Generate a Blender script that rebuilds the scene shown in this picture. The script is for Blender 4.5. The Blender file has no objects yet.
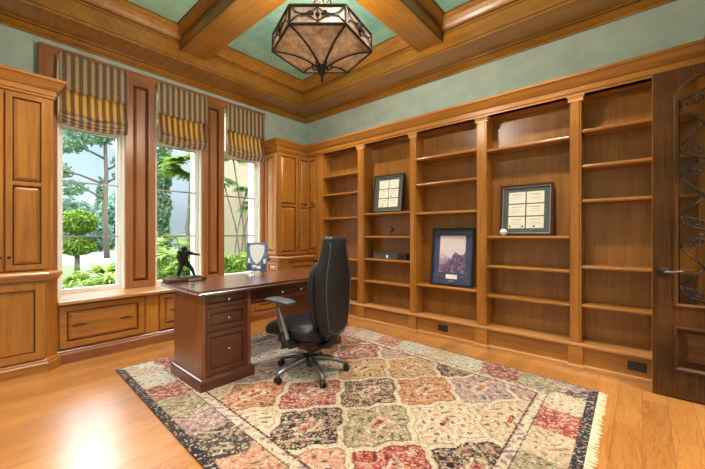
import bpy, bmesh, math, random
import numpy as np
from mathutils import Vector, Matrix
random.seed(7)
rng = np.random.default_rng(7)
scene = bpy.context.scene
COL = scene.collection
PI = math.pi
YAW = math.radians(41.2); F = 330.6; H = 1.2
DV = Vector((-math.sin(YAW), math.cos(YAW), 0)); RV = Vector((math.cos(YAW), math.sin(YAW), 0))

# ------------------------------------------------------------------ materials
def newmat(name):
    m = bpy.data.materials.new(name); m.use_nodes = True
    nt = m.node_tree; nt.nodes.clear()
    out = nt.nodes.new('ShaderNodeOutputMaterial')
    b = nt.nodes.new('ShaderNodeBsdfPrincipled')
    nt.links.new(b.outputs[0], out.inputs[0])
    return m, nt, b, out
def N(nt, t, **kw):
    n = nt.nodes.new(t)
    for k, v in kw.items(): setattr(n, k, v)
    return n
def ramp(nt, fac, stops, interp='LINEAR'):
    r = N(nt, 'ShaderNodeValToRGB'); cr = r.color_ramp; cr.interpolation = interp
    while len(cr.elements) < len(stops): cr.elements.new(0.5)
    for e, (p, c) in zip(cr.elements, stops):
        e.position = p; e.color = (*c, 1) if len(c) == 3 else c
    nt.links.new(fac, r.inputs[0]); return r.outputs[0]
def mixc(nt, fac, a, b, mode='MIX'):
    m = N(nt, 'ShaderNodeMix', data_type='RGBA', blend_type=mode)
    def put(sock, v):
        if hasattr(v, 'is_linked'): nt.links.new(v, sock)
        elif isinstance(v, (int, float)): sock.default_value = v
        else: sock.default_value = (*v, 1)
    put(m.inputs[0], fac); put(m.inputs[6], a); put(m.inputs[7], b)
    return m.outputs[2]
def coords(nt, scale=(1,1,1), rot=(0,0,0)):
    tc = N(nt, 'ShaderNodeTexCoord'); mp = N(nt, 'ShaderNodeMapping')
    mp.inputs['Scale'].default_value = scale; mp.inputs['Rotation'].default_value = rot
    nt.links.new(tc.outputs['Object'], mp.inputs[0]); return mp.outputs[0]
def noise(nt, vec, scale, detail=3, rough=.55, dist=0):
    n = N(nt, 'ShaderNodeTexNoise'); n.inputs['Scale'].default_value = scale
    n.inputs['Detail'].default_value = detail; n.inputs['Roughness'].default_value = rough
    n.inputs['Distortion'].default_value = dist
    nt.links.new(vec, n.inputs['Vector']); return n.outputs['Fac']
def plain(name, c, rough=.5, metal=0, var=.12, nscale=8, spec=.5, coat=0, bump=0, bscale=60):
    m, nt, b, out = newmat(name)
    v = coords(nt); f = noise(nt, v, nscale)
    lo = tuple(x*(1-var) for x in c); hi = tuple(min(1, x*(1+var)) for x in c)
    nt.links.new(ramp(nt, f, [(.3, lo), (.7, hi)]), b.inputs['Base Color'])
    b.inputs['Roughness'].default_value = rough; b.inputs['Metallic'].default_value = metal
    b.inputs['Specular IOR Level'].default_value = spec; b.inputs['Coat Weight'].default_value = coat
    if bump:
        bp = N(nt, 'ShaderNodeBump'); bp.inputs['Strength'].default_value = bump; bp.inputs['Distance'].default_value = .01
        nt.links.new(noise(nt, v, bscale, 4), bp.inputs['Height']); nt.links.new(bp.outputs[0], b.inputs['Normal'])
    return m
def wood(name, dark, mid, light, axis='z', rough=.33, coat=.25, figure=1.0, coat_ior=1.5, spec=.5):
    m, nt, b, out = newmat(name)
    s = [9, 9, 9]; s['xyz'.index(axis)] = .9
    v = coords(nt, tuple(s))
    f1 = noise(nt, v, 1.6, 5, .6, .6)
    s2 = [70, 70, 70]; s2['xyz'.index(axis)] = 2
    f2 = noise(nt, coords(nt, tuple(s2)), 1, 2)
    f3 = noise(nt, coords(nt), 2.2, 3)
    c = ramp(nt, f1, [(.25, dark), (.5, mid), (.75, light)])
    c2 = mixc(nt, .22*figure, c, ramp(nt, f2, [(.35, tuple(x*.55 for x in mid)), (.65, tuple(min(1, x*1.25) for x in light))]))
    c3 = mixc(nt, .2*figure, c2, ramp(nt, f3, [(.35, dark), (.65, light)]))
    oi = N(nt, 'ShaderNodeObjectInfo')
    hv = N(nt, 'ShaderNodeHueSaturation')
    mr = N(nt, 'ShaderNodeMapRange'); mr.inputs[3].default_value = .9; mr.inputs[4].default_value = 1.1
    nt.links.new(oi.outputs['Random'], mr.inputs[0]); nt.links.new(mr.outputs[0], hv.inputs['Value'])
    nt.links.new(c3, hv.inputs['Color']); nt.links.new(hv.outputs[0], b.inputs['Base Color'])
    b.inputs['Coat IOR'].default_value = coat_ior; b.inputs['Roughness'].default_value = rough; b.inputs['Coat Weight'].default_value = coat
    b.inputs['Coat Roughness'].default_value = .25
    b.inputs['Specular IOR Level'].default_value = spec
    return m
M = {}
MAPLE = ((.20,.066,.008), (.35,.130,.016), (.46,.192,.031))
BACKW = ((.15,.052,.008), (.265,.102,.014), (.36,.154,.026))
PINK  = ((.38,.155,.040), (.50,.225,.066), (.58,.29,.10))
REDW  = ((.19,.062,.018), (.30,.108,.032), (.38,.15,.05))
GOLD  = ((.14,.050,.005), (.275,.112,.010), (.40,.180,.020))
CHER  = ((.045,.010,.005), (.085,.020,.009), (.14,.038,.016))
CHERL = ((.12,.035,.012), (.19,.062,.022), (.26,.095,.035))
WAL   = ((.014,.005,.0015), (.050,.017,.004), (.14,.052,.012))
for ax in 'xyz':
    M['maple_'+ax] = wood('maple_'+ax, *MAPLE, ax)
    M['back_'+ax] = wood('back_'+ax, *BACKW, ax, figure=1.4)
    M['pink_'+ax] = wood('pink_maple_'+ax, *PINK, ax)
    M['red_'+ax] = wood('red_maple_'+ax, *REDW, ax)
    M['gold_'+ax] = wood('gold_wood_'+ax, *GOLD, ax, figure=1.3)
    M['cherry_'+ax] = wood('cherry_'+ax, *CHER, ax, rough=.28, coat=.4)
    M['cherryl_'+ax] = wood('cherry_light_'+ax, *CHERL, ax, rough=.3, coat=.3)
    M['walnut_'+ax] = wood('walnut_'+ax, *WAL, ax, rough=.45, coat=.0, figure=2.6, spec=.2)
M['seat_top'] = wood('glossy_seat_wood', *PINK, 'y', rough=.3, coat=1, coat_ior=2.1)
M['desk_top'] = wood('glossy_desk_wood', *CHER, 'y', rough=.25, coat=1, coat_ior=2.2)
M['sage'] = plain('sage_wall', (.43,.54,.47), .85, var=.10, nscale=5, bump=.5, bscale=55)
M['white_wall'] = plain('pale_plaster', (.62,.63,.56), .85, var=.05)
M['bronze'] = plain('dark_bronze', (.05,.034,.024), .42, .6)
M['statue'] = plain('blackened_bronze', (.014,.013,.012), .38, .5)
M['iron'] = plain('black_iron', (.008,.007,.006), .55, .2)
M['black'] = plain('black_plastic', (.012,.012,.013), .4)
M['leather'] = plain('black_leather', (.006,.006,.010), .34, var=.3, nscale=30, bump=.25, bscale=220)
M['glaze_shade'] = plain('glazed_groove_shade', (.055,.018,.006), .5)  # groove glaze that also paints in the shade of the creases
M['armpad'] = plain('slate_armpad', (.055,.065,.08), .4)
M['thread'] = plain('grey_thread', (.10,.10,.11), .6)
M['steel'] = plain('brushed_steel', (.52,.50,.48), .28, .95)
M['gunmetal'] = plain('grey_metal', (.24,.25,.27), .33, .9)
M['nickel'] = plain('nickel', (.7,.68,.62), .22, 1)
M['white'] = plain('white_paint', (.78,.77,.72), .45, var=.03)
M['cream'] = plain('cream_fringe', (.62,.55,.36), .9, var=.25, nscale=60)
M['paper'] = plain('certificate_paper', (.85,.82,.72), .7, var=.06, nscale=14)
M['matgrey'] = plain('grey_green_mat', (.075,.095,.09), .6)
M['matblue'] = plain('navy_mat', (.035,.05,.12), .6)
M['silver'] = plain('silver_frame', (.42,.41,.38), .3, .8)
M['mahog'] = plain('mahogany_frame', (.055,.012,.008), .3)
M['greybox'] = plain('charcoal_box', (.065,.06,.055), .5)
M['ball'] = plain('baseball_leather', (.8,.78,.74), .6)
M['red'] = plain('red_stitch', (.4,.03,.03), .6)
M['ink'] = plain('ink', (.10,.09,.08), .7)
M['grass'] = plain('grass', (.06,.13,.018), .9, var=.5, nscale=2)
M['asphalt'] = plain('driveway', (.20,.20,.195), .9, var=.1)
M['stuccow'] = plain('white_stucco', (.34,.37,.42), .9, var=.03)
M['stuccob'] = plain('beige_stucco', (.27,.22,.14), .9, var=.05)
M['stone'] = plain('pale_stone', (.33,.27,.20), .8)
M['barkg'] = plain('bark', (.11,.085,.06), .9, var=.4, nscale=20)
def leafmat(name, a, b_, trans=.35):
    m, nt, b, out = newmat(name)
    v = coords(nt); f = noise(nt, v, 9, 3)
    c = ramp(nt, f, [(.3, a), (.7, b_)])
    nt.links.new(c, b.inputs['Base Color']); b.inputs['Roughness'].default_value = .5
    t = N(nt, 'ShaderNodeBsdfTranslucent'); nt.links.new(c, t.inputs[0])
    mx = N(nt, 'ShaderNodeMixShader'); mx.inputs[0].default_value = trans
    nt.links.new(b.outputs[0], mx.inputs[1]); nt.links.new(t.outputs[0], mx.inputs[2]); nt.links.new(mx.outputs[0], out.inputs[0])
    return m
M['palm'] = leafmat('palm_leaf', (.075,.16,.008), (.30,.40,.03))
M['palmd'] = leafmat('dark_palm_leaf', (.035,.10,.015), (.14,.24,.04))
M['box'] = leafmat('topiary_leaf', (.055,.13,.008), (.24,.33,.03))
M['pine'] = leafmat('tree_leaf', (.07,.14,.075), (.19,.29,.15))
M['fir'] = leafmat('far_tree_leaf', (.07,.14,.10), (.20,.30,.20))

def mk_glass(name, tint=(1,1,1), refl=1.0):
    m, nt, b, out = newmat(name)
    tr = N(nt, 'ShaderNodeBsdfTransparent'); tr.inputs[0].default_value = (*tint, 1)
    gl = N(nt, 'ShaderNodeBsdfGlossy'); gl.inputs['Roughness'].default_value = .02
    fr = N(nt, 'ShaderNodeFresnel'); fr.inputs[0].default_value = 1.45
    mm = N(nt, 'ShaderNodeMath', operation='MULTIPLY'); mm.inputs[1].default_value = refl
    nt.links.new(fr.outputs[0], mm.inputs[0])
    ge = N(nt, 'ShaderNodeNewGeometry'); iv = N(nt, 'ShaderNodeMath', operation='SUBTRACT'); iv.inputs[0].default_value = 1
    nt.links.new(ge.outputs['Backfacing'], iv.inputs[1]); m2 = N(nt, 'ShaderNodeMath', operation='MULTIPLY')
    nt.links.new(mm.outputs[0], m2.inputs[0]); nt.links.new(iv.outputs[0], m2.inputs[1])
    mx = N(nt, 'ShaderNodeMixShader'); nt.links.new(m2.outputs[0], mx.inputs[0])
    nt.links.new(tr.outputs[0], mx.inputs[1]); nt.links.new(gl.outputs[0], mx.inputs[2]); nt.links.new(mx.outputs[0], out.inputs[0])
    return m
M['glass'] = mk_glass('window_glass', (.97,.98,.98), .6)
M['doorglass'] = mk_glass('door_glass', (.95,.92,.72), .5)
M['pictglass'] = mk_glass('picture_glass', (1,1,1), .8)

def mk_crystal():
    m, nt, b, out = newmat('clear_acrylic')
    v = coords(nt); f = noise(nt, v, 30, 2)
    nt.links.new(ramp(nt, f, [(.3, (.08,.12,.22)), (.7, (.30,.39,.56))]), b.inputs['Base Color'])
    b.inputs['Roughness'].default_value = .08; b.inputs['Transmission Weight'].default_value = .45; b.inputs['IOR'].default_value = 1.35
    return m
M['crystal'] = mk_crystal()
M['frost'] = plain('etched_white', (.66,.69,.74), .5, var=.08, nscale=40)

def mk_ceiling():
    m, nt, b, out = newmat('teal_faux_paint')
    v = coords(nt); f = noise(nt, v, 3.2, 6, .7, .5)
    g = noise(nt, v, 1.1, 3)
    c = ramp(nt, f, [(.3, (.13,.36,.29)), (.5, (.26,.53,.43)), (.7, (.46,.68,.56))])
    nt.links.new(mixc(nt, .3, c, ramp(nt, g, [(.4, (.13,.36,.31)), (.6, (.44,.60,.46))])), b.inputs['Base Color'])
    b.inputs['Roughness'].default_value = .6
    return m
M['teal'] = mk_ceiling()

def mk_floor():
    m, nt, b, out = newmat('oak_plank_floor')
    tc = N(nt, 'ShaderNodeTexCoord'); mp = N(nt, 'ShaderNodeMapping')
    mp.inputs['Rotation'].default_value = (0, 0, PI/2)
    nt.links.new(tc.outputs['Object'], mp.inputs[0])
    br = N(nt, 'ShaderNodeTexBrick'); br.offset = .37; br.offset_frequency = 3
    br.inputs['Scale'].default_value = 1; br.inputs['Brick Width'].default_value = 1.35; br.inputs['Row Height'].default_value = .135
    br.inputs['Mortar Size'].default_value = .0012; br.inputs['Mortar Smooth'].default_value = .2
    br.inputs['Color1'].default_value = (0,0,0,1); br.inputs['Color2'].default_value = (1,1,1,1); br.inputs['Mortar'].default_value = (.5,.5,.5,1)
    nt.links.new(mp.outputs[0], br.inputs[0])
    # per-plank tone
    tone = ramp(nt, br.outputs['Color'], [(0, (.30,.105,.016)), (.35, (.40,.155,.028)), (.7, (.47,.20,.045)), (1, (.36,.128,.020))])
    # grain, shifted per plank
    ad = N(nt, 'ShaderNodeVectorMath', operation='MULTIPLY_ADD')
    ad.inputs[1].default_value = (3.7, 11.3, 5.1); nt.links.new(br.outputs['Color'], ad.inputs[0])
    mp2 = N(nt, 'ShaderNodeMapping'); mp2.inputs['Scale'].default_value = (10, .9, 1)
    nt.links.new(tc.outputs['Object'], mp2.inputs[0]); nt.links.new(mp2.outputs[0], ad.inputs[2])
    g = noise(nt, ad.outputs[0], 1.3, 4, .6, 1.6)
    grain = ramp(nt, g, [(.3, (.36,.14,.025)), (.47, (.56,.30,.10)), (.52, (.24,.075,.014)), (.58, (.50,.25,.07)), (.75, (.40,.17,.035))])
    c = mixc(nt, .28, tone, grain)
    c = mixc(nt, br.outputs['Fac'], c, (.16,.06,.018))
    nt.links.new(c, b.inputs['Base Color'])
    b.inputs['Roughness'].default_value = .30; b.inputs['Coat Weight'].default_value = 1; b.inputs['Coat IOR'].default_value = 1.9; b.inputs['Coat Roughness'].default_value = .27
    bp = N(nt, 'ShaderNodeBump'); bp.inputs['Strength'].default_value = .15; bp.inputs['Distance'].default_value = .003
    nt.links.new(noise(nt, tc.outputs['Object'], 5, 2), bp.inputs['Height']); nt.links.new(bp.outputs[0], b.inputs['Normal'])
    nt.links.new(bp.outputs[0], b.inputs['Coat Normal'])
    return m
M['floor'] = mk_floor()

def mk_fabric(name, trans):
    m, nt, b, out = newmat(name)
    tc = N(nt, 'ShaderNodeTexCoord'); sp = N(nt, 'ShaderNodeSeparateXYZ'); nt.links.new(tc.outputs['Object'], sp.inputs[0])
    mu = N(nt, 'ShaderNodeMath', operation='MULTIPLY'); mu.inputs[1].default_value = 1/.0655; nt.links.new(sp.outputs['Y'], mu.inputs[0])
    fr = N(nt, 'ShaderNodeMath', operation='FRACT'); nt.links.new(mu.outputs[0], fr.inputs[0])
    c = ramp(nt, fr.outputs[0], [(0, (.50,.33,.16)), (.30, (.56,.38,.19)), (.36, (.24,.16,.09)), (.44, (.055,.038,.03)), (.84, (.06,.042,.032)), (.9, (.25,.17,.09)), (.96, (.50,.33,.16))])
    w = noise(nt, coords(nt, (1,1,1)), 160, 2)
    c = mixc(nt, .25, c, ramp(nt, w, [(.4, (.05,.04,.03)), (.6, (.6,.45,.25))]))
    nt.links.new(c, b.inputs['Base Color']); b.inputs['Roughness'].default_value = .75
    b.inputs['Sheen Weight'].default_value = .3
    t = N(nt, 'ShaderNodeBsdfTranslucent')
    ct = ramp(nt, fr.outputs[0], [(0, (.95,.62,.10)), (.30, (.95,.62,.10)), (.42, (.55,.30,.05)), (.86, (.55,.30,.05)), (.96, (.95,.62,.10))])
    nt.links.new(ct, t.inputs[0])
    mx = N(nt, 'ShaderNodeMixShader'); mx.inputs[0].default_value = trans
    nt.links.new(b.outputs[0], mx.inputs[1]); nt.links.new(t.outputs[0], mx.inputs[2]); nt.links.new(mx.outputs[0], out.inputs[0])
    return m
M['stripe'] = mk_fabric('striped_silk', .5)
M['stripe_lined'] = mk_fabric('lined_striped_silk', .06)
M['lining'] = plain('cream_lining', (.75,.66,.55), .8)

def mk_mica():
    m, nt, b, out = newmat('amber_mica')
    v = coords(nt); f = noise(nt, v, 16, 6, .7, .6)
    c = ramp(nt, f, [(.32, (.22,.14,.105)), (.5, (.46,.35,.29)), (.66, (.70,.62,.55))])
    nt.links.new(c, b.inputs['Base Color']); b.inputs['Roughness'].default_value = .3
    t = N(nt, 'ShaderNodeBsdfTranslucent'); nt.links.new(mixc(nt, .5, c, (.9,.7,.4)), t.inputs[0])
    mx = N(nt, 'ShaderNodeMixShader'); mx.inputs[0].default_value = .10
    nt.links.new(b.outputs[0], mx.inputs[1]); nt.links.new(t.outputs[0], mx.inputs[2]); nt.links.new(mx.outputs[0], out.inputs[0])
    return m
M['mica'] = mk_mica()

def mk_print():
    m, nt, b, out = newmat('mauve_landscape_print')
    tc = N(nt, 'ShaderNodeTexCoord'); sp = N(nt, 'ShaderNodeSeparateXYZ'); nt.links.new(tc.outputs['Object'], sp.inputs[0])
    f = noise(nt, coords(nt, (1,1,1.6)), 9, 6, .65, 1.0)
    mr = N(nt, 'ShaderNodeMapRange'); mr.inputs[1].default_value = .13; mr.inputs[2].default_value = .60
    nt.links.new(sp.outputs['Z'], mr.inputs[0])
    ad = N(nt, 'ShaderNodeMath', operation='MULTIPLY_ADD'); ad.inputs[1].default_value = .9
    nt.links.new(f, ad.inputs[0]); nt.links.new(mr.outputs[0], ad.inputs[2])
    c = ramp(nt, ad.outputs[0], [(.45, (.06,.03,.08)), (.62, (.17,.09,.20)), (.78, (.42,.28,.42)), (.95, (.66,.52,.60)), (1, (.72,.62,.66))])
    nt.links.new(c, b.inputs['Base Color']); b.inputs['Roughness'].default_value = .5
    return m
M['print'] = mk_print()

# ------------------------------------------------------------------ mesh builder
class MB:
    def __init__(self): self.v = []; self.f = []
    def add(self, vs, fs):
        k = len(self.v); self.v += [tuple(p) for p in vs]; self.f += [tuple(i+k for i in q) for q in fs]; return self
    def box(self, x0, x1, y0, y1, z0, z1):
        x0,x1 = min(x0,x1),max(x0,x1); y0,y1 = min(y0,y1),max(y0,y1); z0,z1 = min(z0,z1),max(z0,z1)
        return self.add([(x0,y0,z0),(x1,y0,z0),(x1,y1,z0),(x0,y1,z0),(x0,y0,z1),(x1,y0,z1),(x1,y1,z1),(x0,y1,z1)],
            [(0,3,2,1),(4,5,6,7),(0,1,5,4),(1,2,6,5),(2,3,7,6),(3,0,4,7)])
    def obox(self, fr, u0, u1, v0, v1, n0, n1, inset=0):
        o, u, v, n = fr
        P = lambda a, b, c: o + u*a + v*b + n*c
        i = inset
        return self.add([P(u0,v0,n0),P(u1,v0,n0),P(u1,v1,n0),P(u0,v1,n0),P(u0+i,v0+i,n1),P(u1-i,v0+i,n1),P(u1-i,v1-i,n1),P(u0+i,v1-i,n1)],
            [(0,3,2,1),(4,5,6,7),(0,1,5,4),(1,2,6,5),(2,3,7,6),(3,0,4,7)])
    def poly(self, pts, z0, z1):      # horizontal polygon extruded
        n = len(pts)
        return self.add([(x,y,z0) for x,y in pts]+[(x,y,z1) for x,y in pts],
            [tuple(reversed(range(n))), tuple(range(n,2*n))]+[(i,(i+1)%n,n+(i+1)%n,n+i) for i in range(n)])
    def sweep(self, path, prof, closed=False):   # path of (x,y); prof of (d,z); d to the right-hand side of travel
        n = len(path); m = len(prof); P = [Vector((*p,)) for p in path]
        def nrm(a, b):
            t = (b-a).normalized(); return Vector((t.y, -t.x))
        vs = []
        for i in range(n):
            if closed or 0 < i < n-1:
                a = nrm(P[i-1], P[i]); b = nrm(P[i], P[(i+1) % n]); k = (a+b); k = k/max(1e-6, k.dot(a))
            elif i == 0: k = nrm(P[0], P[1])
            else: k = nrm(P[-2], P[-1])
            for d, z in prof: q = P[i]+k*d; vs.append((q.x, q.y, z))
        fs = []
        for i in range(n if closed else n-1):
            j = (i+1) % n
            for a in range(m):
                b = (a+1) % m
                fs.append((i*m+a, i*m+b, j*m+b, j*m+a))
        if not closed: fs += [tuple(reversed(range(m))), tuple((n-1)*m+a for a in range(m))]
        return self.add(vs, fs)
    def tube(self, pts, r, seg=8, cap=True):
        P = [Vector(p) for p in pts]; n = len(P)
        R = r if isinstance(r, (list, tuple)) else [r]*n
        vs = []; up = None
        for i in range(n):
            t = (P[min(n-1,i+1)]-P[max(0,i-1)]).normalized()
            if up is None:
                up = Vector((0,0,1)) if abs(t.z) < .9 else Vector((1,0,0))
            a = t.cross(up)
            if a.length < 1e-5: a = t.orthogonal()
            a.normalize(); b = a.cross(t).normalized(); up = b
            for k in range(seg):
                w = 2*PI*k/seg; vs.append(P[i]+(a*math.cos(w)+b*math.sin(w))*R[i])
        fs = [(i*seg+k, i*seg+(k+1)%seg, (i+1)*seg+(k+1)%seg, (i+1)*seg+k) for i in range(n-1) for k in range(seg)]
        if cap: fs += [tuple(reversed(range(seg))), tuple((n-1)*seg+k for k in range(seg))]
        return self.add(vs, fs)
    def lathe(self, c, prof, seg=20, axis='z', a0=0):   # prof of (r, h)
        vs = []
        for r, h in prof:
            for k in range(seg):
                w = a0+2*PI*k/seg; p = (r*math.cos(w), r*math.sin(w), h)
                if axis == 'x': p = (p[2], p[0], p[1])
                if axis == 'y': p = (p[1], p[2], p[0])
                vs.append((c[0]+p[0], c[1]+p[1], c[2]+p[2]))
        m = len(prof)
        fs = [(i*seg+k, i*seg+(k+1)%seg, (i+1)*seg+(k+1)%seg, (i+1)*seg+k) for i in range(m-1) for k in range(seg)]
        fs += [tuple(reversed(range(seg))), tuple((m-1)*seg+k for k in range(seg))]
        return self.add(vs, fs)
    def loft(self, rings, cap=True):
        m = len(rings[0]); vs = [p for r in rings for p in r]
        fs = [(i*m+k, i*m+(k+1)%m, (i+1)*m+(k+1)%m, (i+1)*m+k) for i in range(len(rings)-1) for k in range(m)]
        if cap: fs += [tuple(reversed(range(m))), tuple((len(rings)-1)*m+k for k in range(m))]
        return self.add(vs, fs)
    def ball(self, c, r, seg=14, rings=8, s=(1,1,1)):
        prof = []
        vs = []
        for i in range(1, rings):
            th = PI*i/rings
            vs.append([(c[0]+s[0]*r*math.sin(th)*math.cos(2*PI*k/seg), c[1]+s[1]*r*math.sin(th)*math.sin(2*PI*k/seg), c[2]-s[2]*r*math.cos(th)) for k in range(seg)])
        return self.loft(vs)

WL = {}
def link(o):
    COL.objects.link(o); return o
def thing(name, label, cat, loc=(0,0,0), group=None):
    o = link(bpy.data.objects.new(name, None)); o.location = loc; o.empty_display_size = .1
    o['label'] = label; o['category'] = cat
    if group: o['group'] = group
    WL[o] = Vector(loc); return o
def build(name, mb, mat, parent=None, bevel=0, smooth=False, sub=0, loc=None, label=None):
    base = WL[parent] if parent is not None else Vector(loc or (0,0,0))
    me = bpy.data.meshes.new(name)
    me.from_pydata([tuple(Vector(p)-base) for p in mb.v], [], mb.f); me.validate()
    bm = bmesh.new(); bm.from_mesh(me); bmesh.ops.recalc_face_normals(bm, faces=bm.faces); bm.to_mesh(me); bm.free()
    me.materials.append(M[mat] if isinstance(mat, str) else mat)
    if smooth: me.polygons.foreach_set('use_smooth', [True]*len(me.polygons))
    o = link(bpy.data.objects.new(name, me))
    if parent is not None: o.parent = parent
    else: o.location = base
    WL[o] = base
    if bevel:
        b = o.modifiers.new('bevel', 'BEVEL'); b.width = bevel; b.segments = 2; b.limit_method = 'ANGLE'; b.angle_limit = math.radians(40)
    if sub:
        s = o.modifiers.new('sub', 'SUBSURF'); s.levels = sub; s.render_levels = sub
    if label: o['label'] = label
    return o
def struct(name, mb, mat, parent=None, **kw):
    o = build(name, mb, mat, parent, **kw)
    if parent is None: o['kind'] = 'structure'
    return o
def solo(name, mb, mat, label, cat, loc, group=None, **kw):
    o = build(name, mb, mat, None, loc=loc, **kw); o['label'] = label; o['category'] = cat
    if group: o['group'] = group
    return o

V = Vector
FX = lambda x, y, z: (V((x,y,z)), V((0,1,0)), V((0,0,1)), V((1,0,0)))      # faces +X, u along +Y
FY = lambda x, y, z: (V((x,y,z)), V((1,0,0)), V((0,0,1)), V((0,-1,0)))     # faces -Y, u along +X
def panel_door(fr, w, h, t=.02, fw=.05, rails=(), flat=False):
    mb = MB(); gv = MB(); mb.groove = gv
    mb.obox(fr, 0, fw, 0, h, 0, t); mb.obox(fr, w-fw, w, 0, h, 0, t)
    ys = [0] + [y for r in rails for y in (r-fw/2, r+fw/2)] + [h]
    mb.obox(fr, fw, w-fw, 0, fw, 0, t); mb.obox(fr, fw, w-fw, h-fw, h, 0, t)
    for r in rails: mb.obox(fr, fw, w-fw, r-fw*.42, r+fw*.42, 0, t)
    lo = fw
    for r in list(rails)+[None]:
        hi = (r-fw*.42) if r is not None else h-fw
        gv.obox(fr, fw, w-fw, lo, hi, 0, t*.25)
        if flat: mb.obox(fr, fw+.007, w-fw-.007, lo+.007, hi-.007, t*.25, t*.45, .003)
        else:
            g = .010; mb.obox(fr, fw+g, w-fw-g, lo+g, hi-g, t*.25, t*.95, min(.024, (w-2*fw)*.22))
        lo = (r+fw*.42) if r is not None else 0
    return mb
def bdoor(name, mb, mat, parent, bevel=.0015, **kw):
    d = build(name, mb, mat, parent, bevel=bevel, **kw)
    build('panel_groove', mb.groove, 'glaze_shade', d)  # groove floor, glaze with crease shade in its colour
    return d
def knob(fr, u, v, r=.012, d=.026):
    o, U, Vv, n = fr; c = o+U*u+Vv*v
    mb = MB(); prof = [(r*.45,0),(r*.4,d*.4),(r*.95,d*.6),(r,d*.8),(r*.6,d),(.001,d*1.02)]
    rings = []
    for rr, hh in prof: rings.append([c+n*hh+(U*math.cos(2*PI*k/10)+Vv*math.sin(2*PI*k/10))*rr for k in range(10)])
    return mb.loft(rings)
def bar_pull(fr, u, v, L=.11):
    o, U, Vv, n = fr
    P = lambda a, b, c: o+U*(u+a)+Vv*(v+b)+n*c
    mb = MB()
    mb.tube([P(-L/2,0,.022),P(-L*.3,0,.026),P(0,.004,.028),P(L*.3,0,.026),P(L/2,0,.022)], [.003,.006,.008,.006,.003], 8)
    for s in (-.3,.3): mb.tube([P(L*s,0,0),P(L*s,0,.026)], .0045, 8)
    return mb

# ------------------------------------------------------------------ room dimensions
XW, YW, XR = -4.45, 3.835, .42
YB = -1.7
# ------------------------------------------------------------------ floor, walls, ceiling
struct('floor', MB().box(-4.75, 2.6, YB-.2, 4.0, -.1, 0), 'floor')
wl = MB(); x0, x1 = -4.75, XW
HB, HT = .56, 2.99            # opening bottom and top
OPEN = [(.545,1.125),(1.43,2.0),(2.30,2.90)]
ys = [YB] + [y for o in OPEN for y in o] + [4.0]
for i in range(0, len(ys), 2): wl.box(x0, x1, ys[i], ys[i+1], -.1, 3.62)
for a, b in OPEN: wl.box(x0, x1, a, b, -.1, HB); wl.box(x0, x1, a, b, HT, 3.62)
struct('wall_left', wl, 'sage')
struct('wall_back', MB().box(-4.75, .9, YW, 4.0, -.1, 3.62), 'sage')
struct('wall_front', MB().box(-4.75, 2.6, YB-.2, YB, -.1, 3.62), 'sage')
struct('wall_hall', MB().box(2.4, 2.6, YB, 4.0, -.1, 3.62).box(.9, 2.4, 3.8, 4.0, -.1, 3.62), 'white_wall')
# right wall: a pier beside the bookcase and a header over the wide opening the door belongs to
struct('wall_right', MB().box(XR, .9, 3.43, YW, 0, 3.62).box(XR, .9, YB, 3.43, 2.47, 3.62).box(XR, .9, YB, 2.2, 0, 2.47), 'sage')
struct('ceiling', MB().box(-4.75, 2.6, YB-.2, 4.0, 3.56, 3.66), 'teal')

# ceiling perimeter beam with crown, cross beams
prof = [(0,3.14),(.016,3.14),(.022,3.152),(.045,3.168),(.075,3.192),(.086,3.198),(.086,3.205),(.094,3.207),(.094,3.22),
        (.405,3.22),(.41,3.214),(.424,3.214),(.43,3.222),(.43,3.235),(.425,3.24),(.425,3.40),(.437,3.402),(.437,3.425),(.445,3.428),
        (.462,3.445),(.48,3.475),(.505,3.51),(.53,3.53),(.535,3.535),(.535,3.552),(.542,3.553),(.542,3.56),(0,3.56)]
struct('trim_1', MB().sweep([(XW,YB),(XW,YW),(XR,YW),(XR,YB)], prof), 'gold_x')
def beam(c, half, zb):
    side = [(half, zb), (half+.004, zb+.004), (half+.004, zb+.02), (half, zb+.024), (half, 3.455),(half+.012,3.457),(half+.012,3.475),(half+.03,3.49),(half+.055,3.522),(half+.075,3.54),(half+.08,3.56)]
    return [(-a, z) for a, z in reversed(side)] + side
def beam_prof(zb, half):
    s = beam(0, half, zb); return [(-x, z) for x, z in s]
struct('trim_2', MB().sweep([(XW+.43,1.72),(XR-.43,1.72)], beam_prof(3.33,.15)), 'gold_x')
struct('trim_3', MB().sweep([(-1.81,YB),(-1.81,1.49)], beam_prof(3.325,.15)).sweep([(-1.81,1.95),(-1.81,YW-.43)], beam_prof(3.325,.15)), 'gold_y')

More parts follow.
